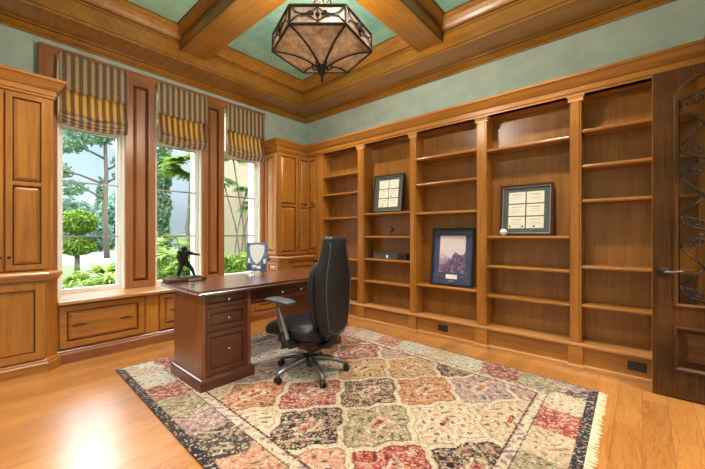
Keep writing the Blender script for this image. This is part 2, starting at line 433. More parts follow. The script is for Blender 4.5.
gap_shade = MB()
for xa, xb_ in ((XW+.542,-1.81-.23),(-1.81+.23,XR-.542)):
    for ya_, yb_ in ((YB+.0,1.72-.23),(1.72+.23,YW-.542)):
        gap_shade.sweep([(xa,ya_),(xb_,ya_),(xb_,yb_),(xa,yb_)], [(-.004,3.553),(.012,3.553),(.012,3.5605),(-.004,3.5605)], True)
struct('trim_8', gap_shade, 'walnut_x')  # dark strip painting in the shadow gap between crown and ceiling
gl_ = MB(); RP = [(XW,YB),(XW,YW),(XR,YW),(XR,YB)]
for d_, z_ in ((.088,3.2015),(.427,3.404),(.4275,3.238),(.443,3.4265)):
    gl_.sweep(RP, [(d_-.003,z_-.0035),(d_+.005,z_-.0035),(d_+.005,z_+.0035),(d_-.003,z_+.0035)])
struct('trim_9', gl_, 'glaze_shade')  # dark strips put crevice shade into the perimeter crown
gl_ = MB()
for sd_ in (-1, 1):
    for z_, e_ in ((3.459,.006),(3.477,.014),(3.351,.001)):
        y_ = 1.72+sd_*(.15+e_)
        gl_.box(XW+.43, -1.97, y_-.004, y_+.004, z_-.003, z_+.003).box(-1.65, XR-.43, y_-.004, y_+.004, z_-.003, z_+.003)
        x_ = -1.81+sd_*(.15+e_)
        gl_.box(x_-.004, x_+.004, YB, 1.55, z_-.003, z_+.003).box(x_-.004, x_+.004, 1.89, YW-.43, z_-.003, z_+.003)
struct('trim_10', gl_, 'glaze_shade')  # crease shade as dark strips along the cross beams

# ------------------------------------------------------------------ windows
BZ = (1.18, 1.754); GB, GT = .635, 2.31
for i, (a, b) in enumerate(OPEN):
    xs = -4.53
    fr = MB()
    fr.box(xs-.03, xs+.03, a, a+.045, HB, HT); fr.box(xs-.03, xs+.03, b-.045, b, HB, HT)
    fr.box(xs-.03, xs+.03, a+.045, b-.045, HB, GB-.005); fr.box(xs-.03, xs+.03, a+.045, b-.045, GT, GT+.09); fr.box(xs-.03, xs+.03, a+.045, b-.045, HT-.04, HT)
    # inner glazing bead
    fr.box(xs-.012, xs+.012, a+.045, a+.055, GB, GT); fr.box(xs-.012, xs+.012, b-.055, b-.045, GB, GT)
    fr.box(-4.75, -4.435, a-.004, a+.014, HB, HT); fr.box(-4.75, -4.435, b-.014, b+.004, HB, HT); fr.box(-4.75, -4.435, a, b, HT-.012, HT+.004)
    w = struct('window_%d' % (i+1), fr, 'white', bevel=.003)
    mu = MB()
    for z in BZ: mu.box(xs-.010, xs+.012, a+.045, b-.045, z-.008, z+.008)
    mu.box(xs-.010, xs+.012, a+.05, b-.05, GT-.012, GT)
    build('muntin', mu, 'steel', w)
    build('pane', MB().box(xs-.004, xs+.0, a+.047, b-.047, GB-.003, GT-.001), 'glass', w)
    build('transom_pane', MB().box(xs-.004, xs+.0, a+.047, b-.047, GT+.091, HT-.041), 'glass', w)

# casing with panelled pilasters between windows
XC = -4.40
cas = MB()
cas.box(XW, XC, .415, .545, .575, 3.02); cas.box(XW, XC, 2.90, 2.96, .575, 3.02)
cas.box(XW, XC+.008, .415, 2.96, 2.985, 3.055); cas.box(XW, XC+.018, .405, 2.965, 3.045, 3.07)
cas.box(XW, XC+.012, .405, .425, .875, 3.05); cas.box(XW, XC+.008, .445, .46, .875, 3.0)
struct('trim_4', cas, 'red_z', bevel=.003)
for k, (a, b) in enumerate(((1.125,1.43),(2.0,2.30))):
    mb = MB(); w = b-a
    fr_ = FX(XW, a, .587)
    d = panel_door(fr_, w, 2.41, .05, .075)
    mb.v, mb.f = d.v, d.f
    tr_ = struct('trim_%d' % (5+k), mb, 'red_z', bevel=.002)
    build('panel_groove', d.groove, 'glaze_shade', tr_)

# ------------------------------------------------------------------ roman blinds
BL = [(.552,1.143,'striped roman blind with gold band, over the window beside the tall left cabinet'),
      (1.446,2.045,'striped roman blind with gold band, over the middle of the three windows'),
      (2.33,2.935,'striped roman blind with gold band, over the window beside the corner cabinet')]
for a, b, lab in BL:
    t = thing('roman_blind', lab, 'blind', (-4.37, a, 2.3), 'roman blinds over the three windows')
    c = (a+b)/2; w = (b-a)
    val = MB(); n = 18
    rings = []
    for z, dx in ((3.035,0),(2.99,.004),(2.85,.006),(2.72,.010),(2.668,.012)):
        fr_ = [(-4.372+dx+.004*math.sin(9*s/n*2*PI*.5+z*3), a+w*s/n, z-.012*math.sin(PI*s/n)*(z<2.7)) for s in range(n+1)]
        bk = [(p[0]-.012, p[1], p[2]) for p in reversed(fr_)]
        rings.append(fr_+bk)
    build('valance', val.loft(rings), 'stripe_lined', t, smooth=True)
    def drape(z, s): return z-.030*math.sin(PI*s)*(1 if z < 2.6 else .3)
    rings = []
    for z, dx in ((2.70,-.008),(2.62,-.004),(2.54,.008),(2.47,.026),(2.43,.034),(2.415,.03)):
        fr_ = [(-4.392+dx+.005*math.sin(14*s/n+z*8), a+.008+(w-.016)*s/n, drape(z, s/n)) for s in range(n+1)]
        bk = [(p[0]-.003, p[1], p[2]) for p in reversed(fr_)]
        rings.append(fr_+bk)
    build('shade', MB().loft(rings), 'stripe', t, smooth=True)
    for q, (zt, zb, dx) in enumerate(((2.46,2.385,.022),(2.435,2.352,.012),(2.41,2.325,.0))):
        rings = []
        for z, ex in ((zt,-.004),((zt*.4+zb*.6),.008),(zb+.012,.012),(zb,.004)):
            fr_ = [(-4.388+dx+ex, a+.004+(w-.008)*s/n, drape(z, s/n)) for s in range(n+1)]
            bk = [(p[0]-.010, p[1], p[2]) for p in reversed(fr_)]
            rings.append(fr_+bk)
        build('fold', MB().loft(rings), 'stripe_lined', t, smooth=True)
    ln = MB()
    for yy in (a-.004,):
        ln.add([(-4.398,yy,3.0),(-4.36,yy-.012,3.0),(-4.352,yy-.016,2.75),(-4.37,yy-.006,2.55),(-4.34,yy-.012,2.45),(-4.36,yy,2.36),(-4.398,yy,2.36),(-4.398,yy,2.7)],[tuple(range(8))])
        k0 = len(ln.v)
        ln.add([(x,y+.004,z) for x,y,z in ln.v],[tuple(reversed(range(8)))]+[])
    build('lining_edge', ln, 'lining', t, label='cream lining turned at the side edge')

# ------------------------------------------------------------------ window seat
ws = thing('window_seat', 'long built-in window seat with drawers and pale glossy top under the windows', 'window seat', (-4.02, .5, 0))
build('top', MB().box(-4.56, -3.985, .497, 2.93, .55, .585), 'seat_top', ws, bevel=.008)
build('body', MB().box(XW+.005, -4.045, .497, 2.93, .1, .549), 'red_y', ws)
build('plinth', MB().sweep([(-4.045,.497),(-4.045,2.93)], [(0,.0),(.03,.0),(.03,.085),(.022,.10),(.022,.112),(.010,.125),(0,.13)]), 'cherryl_y', ws)
FS = lambda y, z: FX(-4.045, y, z)
def drawer(y0, y1, z0, z1, pulls, par=ws):
    d = bdoor('drawer', panel_door(FS(y0,z0), y1-y0, z1-z0, .024, .052), 'maple_y', par, bevel=.0015)
    for p in pulls: build('handle', bar_pull(FS(y0,z0), p-y0, (z1-z0)*.5+.005, .115), 'bronze', d, smooth=True)
drawer(.512, 1.20, .145, .535, (.66,1.04))
drawer(1.355, 1.66, .145, .535, (1.52,))
drawer(1.77, 2.46, .145, .535, (1.95,2.30))
for a_, b_ in ((1.215,1.34),(1.675,1.755),(2.475,2.55)): build('stile', MB().box(-4.045,-4.03,a_,b_,.132,.548), 'maple_z', ws, bevel=.002)
drawer(2.56, 2.88, .145, .535, (2.72,))

# ------------------------------------------------------------------ tall cabinets on the window wall
def tall_cabinet(y0, y1, chamf_hi, label, doors_lo, knob_mid):
    t = thing('tall_cabinet', label, 'cabinet', (-4.0, y0, 0))
    m = 'maple_z'
    # lower body with chamfered corner
    xb, xf = XW+.004, -3.94
    if chamf_hi: pts = [(xb,y0),(xf,y0),(xf,y1-.085),(xf-.075,y1),(xb,y1)]; path = [(xf,y0),(xf,y1-.085),(xf-.075,y1)]
    else: pts = [(xb,y0),(xf-.075,y0),(xf,y0+.085),(xf,y1),(xb,y1)]; path = [(xf-.3,y0),(xf-.075,y0),(xf,y0+.085),(xf,y1)]
    build('lower_body', MB().poly(pts, .09, .80), m, t, bevel=.003)
    build('plinth', MB().sweep(path, [(-.02,.0),(.028,.0),(.028,.075),(.020,.088),(.020,.1),(.008,.115),(-.02,.12)]), 'maple_y', t)
    build('ledge', MB().sweep(path, [(-.3,.80),(.012,.80),(.012,.812),(.022,.818),(.03,.835),(.045,.842),(.05,.85),(.05,.862),(.042,.872),(-.3,.872)]), 'pink_y', t)
    # lower door
    a, b = (y0+.02, y1-.095) if chamf_hi else (y0+.095, y1-.02)
    d = bdoor('door', panel_door(FX(xf,a,.125), b-a, .66, .022, .06, flat=True), m, t, bevel=.0015)
    # upper body
    xu = -4.09
    uy0, uy1 = (y0, y1-.02) if chamf_hi else (y0+.0, y1)
    build('upper_body', MB().box(xb, xu, uy0, uy1, .872, 2.46), m, t, bevel=.003)
    up = [(xu,uy0),(xu,uy1),(XW+.01,uy1)] if chamf_hi else [(XW+.01,uy0),(xu,uy0),(xu,3.50)]
    build('crown', MB().sweep(up, [(-.06,2.445),(.012,2.445),(.012,2.465),(.02,2.47),(.02,2.515),(.03,2.52),(.05,2.545),(.075,2.585),(.085,2.592),(.085,2.612),(.07,2.62),(-.06,2.62)]), 'maple_y', t)
    gap = .012; lo, hi = uy0+.022, uy1-.04 if chamf_hi else uy1-.10
    if not chamf_hi: lo = uy0+.02
    mid = (lo+hi)/2
    for s, (p, q) in enumerate(((lo, mid-gap/2), (mid+gap/2, hi))):
        d = bdoor('door', panel_door(FX(xu,p,.89), q-p, 1.54, .022, .042, rails=(.755,)), m, t, bevel=.0015)
        ku = (q-p-.02) if s == 0 else .02
        build('knob', knob(FX(xu+.022,p,.89), ku, .115), 'bronze', d, smooth=True)
    if not chamf_hi:   # panelled side facing the window, and a side panel of the lower part
        bdoor('side_panel', panel_door(FY(XW+.065, uy0, .90), .28, 1.52, .016, .05), 'pink_z', t, bevel=.0015)
        bdoor('lower_side_panel', panel_door(FY(-4.32, y0, .62), .26, .16, .014, .035), 'pink_x', t, bevel=.0015)
    return t
tall_cabinet(-.13, .497, True, 'tall maple cabinet with panelled doors at the left edge, before the first window', 1, .16)
tall_cabinet(2.965, YW-.006, False, 'maple corner cabinet with narrow panelled doors between last window and bookcase', 1, 3.22)

# ------------------------------------------------------------------ bookcase
bc = thing('built_in_bookcase', 'wall-to-wall built-in maple bookcase with five open bays of shelves', 'bookcase', (-1.8, 3.54, 0))
BAYS = [(-3.721,-3.012),(-2.898,-2.163),(-2.079,-1.335),(-1.232,-.491),(-.405,.318)]
YF, YBK = 3.56, 3.745
XL = -3.925
build('filler_panel', MB().box(-4.085, -3.846, 3.558, 3.60, .873, 2.444), 'maple_z', bc)
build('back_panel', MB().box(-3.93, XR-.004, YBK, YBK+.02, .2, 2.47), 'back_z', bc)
# uprights and pilaster fronts
edges = [(-3.845,-3.721)] + [(BAYS[i][1], BAYS[i+1][0]) for i in range(4)] + [(.318, XR-.004)]
for i, (a, b) in enumerate(edges):
    build('pilaster', MB().box(a, b, 3.548, YBK, .235, 2.445).box(a+.014, b-.014, 3.538, 3.55, .235, 2.40), 'maple_z', bc, bevel=.003)
    if i > 0:
        yc = 3.548
        build('capital', MB().sweep([(a-.002,yc+.02),(a-.002,yc),(b+.002,yc),(b+.002,yc+.02)], [(-.01,2.39),(.012,2.39),(.012,2.402),(.008,2.407),(.014,2.425),(.022,2.437),(.024,2.447),(-.01,2.447)]), 'pink_x', bc)
        build('plinth_block', MB().box(a-.012, min(b+.012, XR-.003), 3.53, 3.565, .018, .222), 'maple_x', bc, bevel=.004)
# base, deck, toe moulding
build('base_panel', MB().box(-3.925, XR-.004, 3.556, 3.58, .0, .205), 'maple_x', bc)
build('deck', MB().box(-3.845, XR-.004, 3.522, YBK, .205, .235), 'pink_x', bc, bevel=.008)
pth = [(-3.90,3.556)]
for a, b in edges[1:]: pth += [(a-.012,3.556),(a-.012,3.53),(min(b+.012,XR-.02),3.53),(min(b+.012,XR-.02),3.556)]
pth = pth[:-1]
build('toe_moulding', MB().sweep(pth, [(-.004,0),(.012,0),(.012,.03),(.006,.042),(-.004,.045)]), 'pink_x', bc)
SH = [(2.08,1.80,1.441,.836,.56),(1.477,1.165,.857,.554),(2.112,1.801,1.452,.587),(2.081,1.171,.862,.555),(2.117,1.802,1.496,.909,.565)]
for (a, b), zs in zip(BAYS, SH):
    for z in zs:
        build('shelf', MB().box(a+.001, b-.001, 3.552, YBK-.001, z-.014, z+.015), 'maple_x', bc, bevel=.009)
# top rail and crown, running round the corner from the cabinet
build('top_rail', MB().box(-4.0, XR-.004, 3.545, YBK, 2.445, 2.60), 'maple_x', bc)
build('crown', MB().sweep([(-4.09,3.55),(XR-.004,3.55)], [(-.06,2.445),(.012,2.445),(.012,2.465),(.02,2.47),(.02,2.515),(.03,2.52),(.05,2.545),(.075,2.585),(.085,2.592),(.085,2.612),(.07,2.62),(-.25,2.62)]), 'maple_x', bc)
struct('trim_7', MB().sweep([(XR,3.46),(XR,YB)], [(0,2.475),(.012,2.475),(.02,2.515),(.05,2.545),(.075,2.585),(.085,2.612),(0,2.62)]), 'maple_y')
# narrow filler doors beside the corner cabinet
nd = bdoor('narrow_door', panel_door(FY(-4.065,3.555,.92), .215, 1.50, .02, .04, rails=(.74,)), 'maple_z', bc, bevel=.0015)
build('knob', knob(FY(-4.065,3.535,.92), .19, .08), 'bronze', nd, smooth=True)
bdoor('narrow_door', panel_door(FY(-3.93,3.556,.15), .08, .62, .018, .02), 'maple_z', bc, bevel=.0015)
build('filler_ledge', MB().box(-3.885, -3.84, 3.50, 3.56, .80, .87), 'maple_x', bc, bevel=.01)

# outlets
for x, z, lab in ((-1.728,.122,'dark outlet plate in the bookcase base under the framed blue print'),(-.03,.124,'dark outlet plate in the bookcase base beside the walnut door')):
    t = thing('wall_outlet', lab, 'outlet', (x, 3.556, z), 'outlets in the bookcase base')
    build('cover_plate', MB().box(x-.06, x+.06, 3.549, 3.557, z-.036, z+.036), 'black', t, bevel=.002)
    for s in (-.028, .028): build('socket', MB().box(x+s-.016, x+s+.016, 3.545, 3.55, z-.018, z+.018), 'bronze', t, bevel=.003)

# ------------------------------------------------------------------ things on the shelves
def lean_frame(x0, x1, z0, h, ybot, tilt, build_fn, root):
    pass
class LeanFrame:
    """frame leaning back against the bookcase: u right, v up the tilted plane, n towards the room"""
    def __init__(s, name, label, cat, x0, z0, yb, tilt, yaw=0, group=None):
        s.root = thing(name, label, cat, (x0, yb, z0), group)
        u = V((math.cos(yaw), math.sin(yaw), 0)); n0 = V((math.sin(yaw), -math.cos(yaw), 0))
        v = V((0,0,1))*math.cos(tilt) - n0*math.sin(tilt); n = u.cross(v)*1
        if n.dot(n0) < 0: n = -n
        s.fr = (V((x0, yb, z0)), u, v, n)
    def part(s, name, mat, boxes, parent=None, bevel=.001, label=None):
        mb = MB()
        for b in boxes: mb.obox(s.fr, *b)
        return build(name, mb, mat, parent or s.root, bevel=bevel, label=label)
def border(w, h, t, n0, n1): return [(0,t,0,h,n0,n1),(w-t,w,0,h,n0,n1),(t,w-t,0,t,n0,n1),(t,w-t,h-t,h,n0,n1)]
def cert_frame(lf, w, h, fm, inner, wm, gap, seals):
    lf.part('backing', 'black', [(.004,w-.004,.004,h-.004,.001,.006)])
    f = lf.part('frame', fm, border(w,h,.022,0,.028))
    lf.part('frame_lip', inner, [(a+(.022 if i!=1 else 0)*0,b,c,d,e,g) for i,(a,b,c,d,e,g) in enumerate([(.022,.031,.022,h-.022,.006,.024),(w-.031,w-.022,.022,h-.022,.006,.024),(.031,w-.031,.022,.031,.006,.024),(.031,w-.031,h-.031,h-.022,.006,.024)])])
    lf.part('mat_board', 'matgrey', [(.03,w-.03,.03,h-.03,.006,.010)])
    cw = (w-2*wm-gap)/2; ch = (h-2*wm*.95-2*gap)/3
    for r in range(3):
        for c in range(2):
            u0 = wm+c*(cw+gap); v0 = wm*.95+r*(ch+gap)
            p = lf.part('certificate', 'paper', [(u0,u0+cw,v0,v0+ch,.010,.0112)], bevel=0)
            lines = [(u0+cw*.2,u0+cw*.8,v0+ch*.74,v0+ch*.80,.0112,.0115),(u0+cw*.3,u0+cw*.7,v0+ch*.56,v0+ch*.585,.0112,.0115),(u0+cw*.15,u0+cw*.85,v0+ch*.44,v0+ch*.46,.0112,.0115),(u0+cw*.22,u0+cw*.78,v0+ch*.34,v0+ch*.36,.0112,.0115)]
            lf.part('text_line', plain('pale_ink', (.45,.40,.32), .8) if 'pale_ink' not in bpy.data.materials else bpy.data.materials['pale_ink'], lines, p, bevel=0)
            if (c, r) in seals:
                for fx in seals[(c, r)]:
                    mb = MB(); o, u, v, n = lf.fr; cc = o+u*(u0+cw*fx)+v*(v0+ch*.16)+n*.0113
                    rr = min(ch,cw)*.09
                    ring = lambda hh: [cc+n*hh+(u*math.cos(2*PI*k/12)+v*math.sin(2*PI*k/12))*rr for k in range(12)]
                    build('seal', mb.loft([ring(0), ring(.001)]), 'ink', p)
    lf.part('glazing', 'pictglass', [(.024,w-.024,.024,h-.024,.0150,.0158)], bevel=0)
lf = LeanFrame('certificate_frame', 'dark framed set of six certificates leaning on the shelf above the hooked figurine', 'picture frame', -2.80, 1.493, 3.640, .12, .06)
cert_frame(lf, .46, .52, 'black', 'silver', .080, .012, {(1,1):(.25,),(0,0):(.45,)})
lf = LeanFrame('certificate_frame', 'mahogany framed set of six certificates standing behind the white baseball', 'picture frame', -1.125, 1.187, 3.640, .12, .02)
cert_frame(lf, .485, .525, 'mahog', 'silver', .080, .012, {(0,0):(.1,.85),(1,0):(.45,)})
lf = LeanFrame('framed_print', 'black framed mauve landscape print with blue mat and white caption plate', 'picture frame', -1.92, .603, 3.630, .12, .02)
w, h = .51, .675
lf.part('backing', 'black', [(.004,w-.004,.004,h-.004,.001,.006)])
lf.part('frame', 'black', border(w,h,.024,0,.028))
lf.part('mat_board', 'matblue', [(.023,w-.023,.023,h-.023,.006,.011)])
lf.part('print', 'print', [(.10,.41,.15,.585,.011,.0122)], bevel=0)
lf.part('mat_line', 'silver', [(.075,.165,.112,.114,.011,.0118),(.345,.435,.112,.114,.011,.0118),(.075,.077,.112,.16,.011,.0118),(.433,.435,.112,.16,.011,.0118)], bevel=0)
lf.part('caption_plate', 'paper', [(.19,.325,.082,.132,.011,.0125)], bevel=0)
lf.part('nameplate', 'silver', [(.225,.29,.052,.060,.011,.0122)], bevel=0)
# dark ridge in the print
rg = MB(); o, u, v, n = lf.fr
pts = [(.10,.15),(.41,.15),(.41,.40),(.39,.37),(.36,.36),(.33,.37),(.30,.39),(.27,.375),(.255,.33),(.235,.30),(.22,.325),(.205,.29),(.18,.25),(.15,.21),(.10,.185)]
A = [o+u*a+v*b+n*.0122 for a,b in pts]; B = [o+u*a+v*b+n*.0126 for a,b in pts]; k = len(pts)
rg.add(A+B, [tuple(reversed(range(k))), tuple(range(k,2*k))]+[(i,(i+1)%k,k+(i+1)%k,k+i) for i in range(k)])
def mk_ridge():
    m, nt, b, out = newmat('mauve_ridge')
    f = noise(nt, coords(nt, (1,1,1), (0,.6,0)), 26, 5, .7, 1)
    nt.links.new(ramp(nt, f, [(.32, (.03,.018,.05)), (.5, (.12,.07,.16)), (.68, (.48,.34,.50))]), b.inputs['Base Color']); return m
build('print_ridge', rg, mk_ridge(), lf.root)
lf.part('glazing', 'pictglass', [(.026,w-.026,.026,h-.026,.0150,.0158)], bevel=0)

t = thing('baseball', 'white baseball on the shelf before the mahogany certificate frame', 'ball', (-1.075, 3.592, 1.186))
bl = build('leather_cover', MB().ball((-1.075,3.592,1.223), .036, 20, 12), 'ball', t, smooth=True)
st = MB()
for s in (-1,1):
    st.tube([(-1.075+s*(.022+.008*math.cos(2*a)), 3.592+.0275*math.cos(a)*1.0, 1.223+.0275*math.sin(a)) for a in np.linspace(0,2*PI,25)], .0012, 5)
build('stitching', st, 'red', t)

# hooked black figurine: a seahorse-like curl on a round foot
fx, fy, fz = -2.50, 3.63, 1.180
t = thing('figurine', 'small black hooked figurine standing on a shelf above the charcoal box', 'figurine', (fx, fy, fz))
build('foot', MB().lathe((fx,fy,fz), [(.028,0),(.03,.004),(.022,.012),(.008,.02),(.006,.03)], 16), 'iron', t, smooth=True)
build('body', MB().tube([(fx,fy,fz+.022),(fx,fy,fz+.035),(fx+.004,fy,fz+.055),(fx+.022,fy,fz+.072),(fx+.033,fy,fz+.088),(fx+.028,fy,fz+.107),(fx+.008,fy,fz+.118),(fx-.012,fy,fz+.115),(fx-.026,fy,fz+.10)], [.006,.007,.009,.013,.015,.014,.012,.011,.005], 10), 'iron', t, smooth=True)
build('crest', MB().tube([(fx+.002,fy,fz+.118),(fx+.008,fy,fz+.134),(fx+.02,fy,fz+.138)], [.006,.005,.002], 6), 'iron', t, smooth=True)

bx0, bx1, bz = -2.76, -2.235, .872
t = thing('storage_box', 'long charcoal box with white label lying on a shelf in the second bay', 'box', (bx0, 3.60, bz))
build('body', MB().box(bx0, bx1-.14, 3.585, 3.70, bz, bz+.075), 'greybox', t, bevel=.003)
build('lid', MB().box(bx0-.003, bx1-.138, 3.582, 3.703, bz+.070, bz+.082), 'greybox', t, bevel=.002)
build('label_tag', MB().box(-2.545, -2.515, 3.5815, 3.585, bz+.018, bz+.058), 'paper', t, label='white label')
build('end_case', MB().box(bx1-.137, bx1, 3.585, 3.70, bz, bz+.080), 'black', t, bevel=.002, label='black end section')

# ------------------------------------------------------------------ rug
RZ = .012
RA, RB, RC, RD = V((-3.48,.815)), V((-.20,.735)), V((-.245,3.118)), V((-3.46,3.275))
nx, ny = 480, 340
S, Tt = np.meshgrid(np.linspace(0,1,nx), np.linspace(0,1,ny))
PX = (1-S)*(1-Tt)*RA.x + S*(1-Tt)*RB.x + S*Tt*RC.x + (1-S)*Tt*RD.x
PY = (1-S)*(1-Tt)*RA.y + S*(1-Tt)*RB.y + S*Tt*RC.y + (1-S)*Tt*RD.y
Lr, Wr = 3.25, 2.40
sm, tm = S*Lr, Tt*Wr
def srgb(r, g, b):
    c = np.array([r,g,b])/255.; return np.where(c <= .04045, c/12.92, ((c+.055)/1.055)**2.4)
PAL = dict(rust=srgb(168,98,46), red=srgb(140,44,50), black=srgb(30,27,29), olive=srgb(142,134,102), brown=srgb(74,54,44), cream=srgb(206,190,162),
           salmon=srgb(196,140,112), mauve=srgb(150,122,126), pale=srgb(188,192,176), gold=srgb(178,136,76), navy=srgb(34,38,48), tan=srgb(196,172,140), dred=srgb(160,40,46))
TAB = {(0,0):'rust',(1,0):'red',(1,1):'black',(2,1):'olive',(2,0):'brown',(3,0):'rust',(3,1):'cream',(4,1):'tan',(4,0):'mauve',(2,2):'dred',(1,2):'salmon',
       (3,2):'black',(0,1):'cream',(2,-1):'gold',(1,-1):'pale',(0,-1):'mauve',(3,-1):'gold',(4,-1):'black',(5,0):'mauve',(5,1):'cream',(4,2):'salmon',(5,2):'tan',(0,2):'mauve',
       (3,-2):'mauve',(2,-2):'red',(1,-2):'rust',(4,3):'red',(3,3):'olive',(2,3):'tan',(5,3):'black',(0,-2):'pale',(-1,-1):'olive',(-1,0):'tan',(4,-2):'pale'}
u = (PX+2.17)/.615; v = (PY-1.357)/.610
p0, q0 = u+v, u-v
p = p0 + .055*np.sin(2*PI*q0*1.0) + .02*np.sin(6*PI*q0); q = q0 + .055*np.sin(2*PI*p0) + .02*np.sin(6*PI*p0)
pi_, qi = np.round(p), np.round(q)
dp, dq = np.abs(p-pi_), np.abs(q-qi)
edge = .5-np.maximum(dp, dq)
keys = list(PAL)
col = np.zeros((ny,nx,3))
fb = ['cream','tan','pale','mauve','salmon','rust','olive']
for a in range(-4,9):
    for b in range(-6,8):
        msk = (pi_==a)&(qi==b)
        if msk.any(): col[msk] = PAL[TAB.get((a,b), fb[(a*3+b*5)%7])]
cream = srgb(206,190,160)
# cream ogee outlines with a thin inner line
fade = lambda e, w: np.clip(1-np.abs(e)/w, 0, 1)[...,None]
lum = col.mean(axis=2)
k = (edge < .042)[...,None]; col = np.where(k, cream*.95, col)
k = ((edge > .042)&(edge < .062))[...,None]; col = np.where(k, col*.45, col)
# centre rosettes
rr = np.hypot((p-pi_)*.9, (q-qi)*.9); th = np.arctan2(q-qi, p-pi_)
ros = rr < .15+.018*np.cos(8*th)
k = ros[...,None]; col = np.where(k, np.where((np.abs(rr-.14) < .03)[...,None], cream, np.where((rr<.06)[...,None], PAL['red'], col*.5+PAL['tan']*.6)), col)
# vine scrolls inside the cells
vine = np.abs(np.sin(11*PX*2+2.2*np.sin(17*PY))*np.cos(12*PY*2+2.0*np.sin(19*PX)))
k = ((vine < .13)&(edge > .08)&(~ros))[...,None]; col = np.where(k, col*.35+cream*.55, col)
flo = np.sin(52*PX+1.3*np.sin(23*PY))*np.sin(52*PY+1.7*np.sin(29*PX))
k = ((flo > .62)&(edge > .075))[...,None]; col = np.where(k, PAL['salmon']*.8+col*.15, col)
k = ((flo < -.68)&(edge > .075))[...,None]; col = np.where(k, col*.25+PAL['navy']*.4, col)
k = (np.abs(flo) < .07)[...,None]&(edge > .06)[...,None]; col = np.where(k, col*.6+cream*.35, col)
# border
din = np.minimum(np.minimum(sm, Lr-sm), np.minimum(tm, Wr-tm))
isx = (np.minimum(sm, Lr-sm) < np.minimum(tm, Wr-tm))
along = np.where(isx, tm, sm)
seq = ['tan','pale','red','olive','mauve','black','salmon','cream','rust','pale']
bi = np.floor(along/.30+.04*np.sin(along*9)+.06*np.sin((din)*22)).astype(int)
side = np.where(isx, np.where(sm<Lr/2,1,7), np.where(tm<Wr/2,0,4))
bcol = np.zeros_like(col)
seqR = ['red','cream','black','tan','olive','cream','red','cream','black','pale']
for i in range(10):
    msk = ((bi+side)%10==i); bcol[msk] = PAL[seq[i]]
mr_ = isx&(sm>Lr/2)
for i in range(10):
    msk = mr_&(((Wr-tm)/.30+.2).astype(int)%10==i); bcol[msk] = PAL[['black','cream','dred','tan','olive','black','cream','red','tan','black'][i]]
bflo = np.sin(60*PX+2*np.sin(31*PY))*np.sin(57*PY+2*np.sin(27*PX))
bcol = np.where((bflo > .45)[...,None], bcol*.35+cream*.55, bcol); bcol = np.where((bflo < -.6)[...,None], bcol*.4, bcol)
bcol = bcol*.90+cream*.06
k = (din < .36)[...,None]; col = np.where(k, cream*.92, col)
k = (din < .36)[...,None]&(bflo < -.35)[...,None]; col = np.where(k, PAL['mauve']*.9, col)
k = ((din > .352)&(din < .364))[...,None]; col = np.where(k, PAL['black'], col)
k = (din < .295)[...,None]; col = np.where(k, bcol, col)
k = ((din > .285)&(din < .295))[...,None]; col = np.where(k, PAL['navy'], col)
bw = np.where(isx&(sm>Lr/2), .055, np.where((~isx)&(tm>Wr/2), .014, np.where(isx, .012, .05)))
k = (din < bw)[...,None]; col = np.where(k, PAL['navy']*.7, col)
jit = rng.uniform(.60, 1.12, (ny,nx,1))*.84; col = np.clip(col*jit, 0, 1)
me = bpy.data.meshes.new('pile')
verts = np.stack([PX, PY, np.full_like(PX, RZ)], -1).reshape(-1,3)
idx = np.arange(nx*ny).reshape(ny,nx)
quads = np.stack([idx[:-1,:-1], idx[:-1,1:], idx[1:,1:], idx[1:,:-1]], -1).reshape(-1,4)
org = V((-1.85, 2.0, 0))
me.from_pydata((verts-np.array(org)).tolist(), [], quads.tolist())
ca = me.color_attributes.new('pattern', 'FLOAT_COLOR', 'POINT')
ca.data.foreach_set('color', np.concatenate([col.reshape(-1,3), np.ones((nx*ny,1))], 1).astype(np.float32).ravel())
m, nt, b, out = newmat('woven_rug')
at = N(nt, 'ShaderNodeAttribute'); at.attribute_name = 'pattern'
v_ = coords(nt); vo = N(nt, 'ShaderNodeTexVoronoi'); vo.inputs['Scale'].default_value = 95; nt.links.new(v_, vo.inputs['Vector'])
sp = N(nt, 'ShaderNodeSeparateColor'); nt.links.new(vo.outputs['Color'], sp.inputs[0])
fk = ramp(nt, sp.outputs[0], [(0, (.62,.52,.38)), (.16, (.30,.12,.08)), (.28, (.03,.025,.03)), (.42, (.55,.45,.33)), (.55, (.38,.20,.13))], 'CONSTANT')
fkf = ramp(nt, sp.outputs[1], [(0, (.62,.62,.62)), (.30, (.0,.0,.0))], 'CONSTANT')
nt.links.new(mixc(nt, fkf, at.outputs['Color'], fk), b.inputs['Base Color'])
b.inputs['Roughness'].default_value = .95; b.inputs['Specular IOR Level'].default_value = .15; b.inputs['Sheen Weight'].default_value = .15
me.materials.append(m)
rug = thing('area_rug', 'large patterned oriental rug of rust, red and black medallions on the wood floor', 'rug', tuple(org))
pile = link(bpy.data.objects.new('pile', me)); pile.parent = rug; WL[pile] = org
# rug edge band and fringe
ed = MB()
qs = [(p.x,p.y) for p in (RA,RB,RC,RD)]
build('backing', MB().poly(qs, .0005, RZ-.0008), M['leather'] if False else 'black', rug)
fg = MB()
for i in range(260):
    s = (i+.5)/260; a = RB.lerp(RC, s); L = .045+random.uniform(-.008,.012); dy = random.uniform(-.012,.012)
    w2 = .0042
    fg.add([(a.x-.004,a.y-w2,.001),(a.x-.004,a.y+w2,.001),(a.x-.004,a.y+w2,.009),(a.x-.004,a.y-w2,.009),(a.x+L,a.y+dy-w2*.6,.001),(a.x+L,a.y+dy+w2*.6,.001),(a.x+L,a.y+dy+w2*.6,.004),(a.x+L,a.y+dy-w2*.6,.004)],
           [(0,1,2,3),(7,6,5,4),(0,4,5,1),(1,5,6,2),(2,6,7,3),(3,7,4,0)])
build('fringe', fg, 'cream', rug)

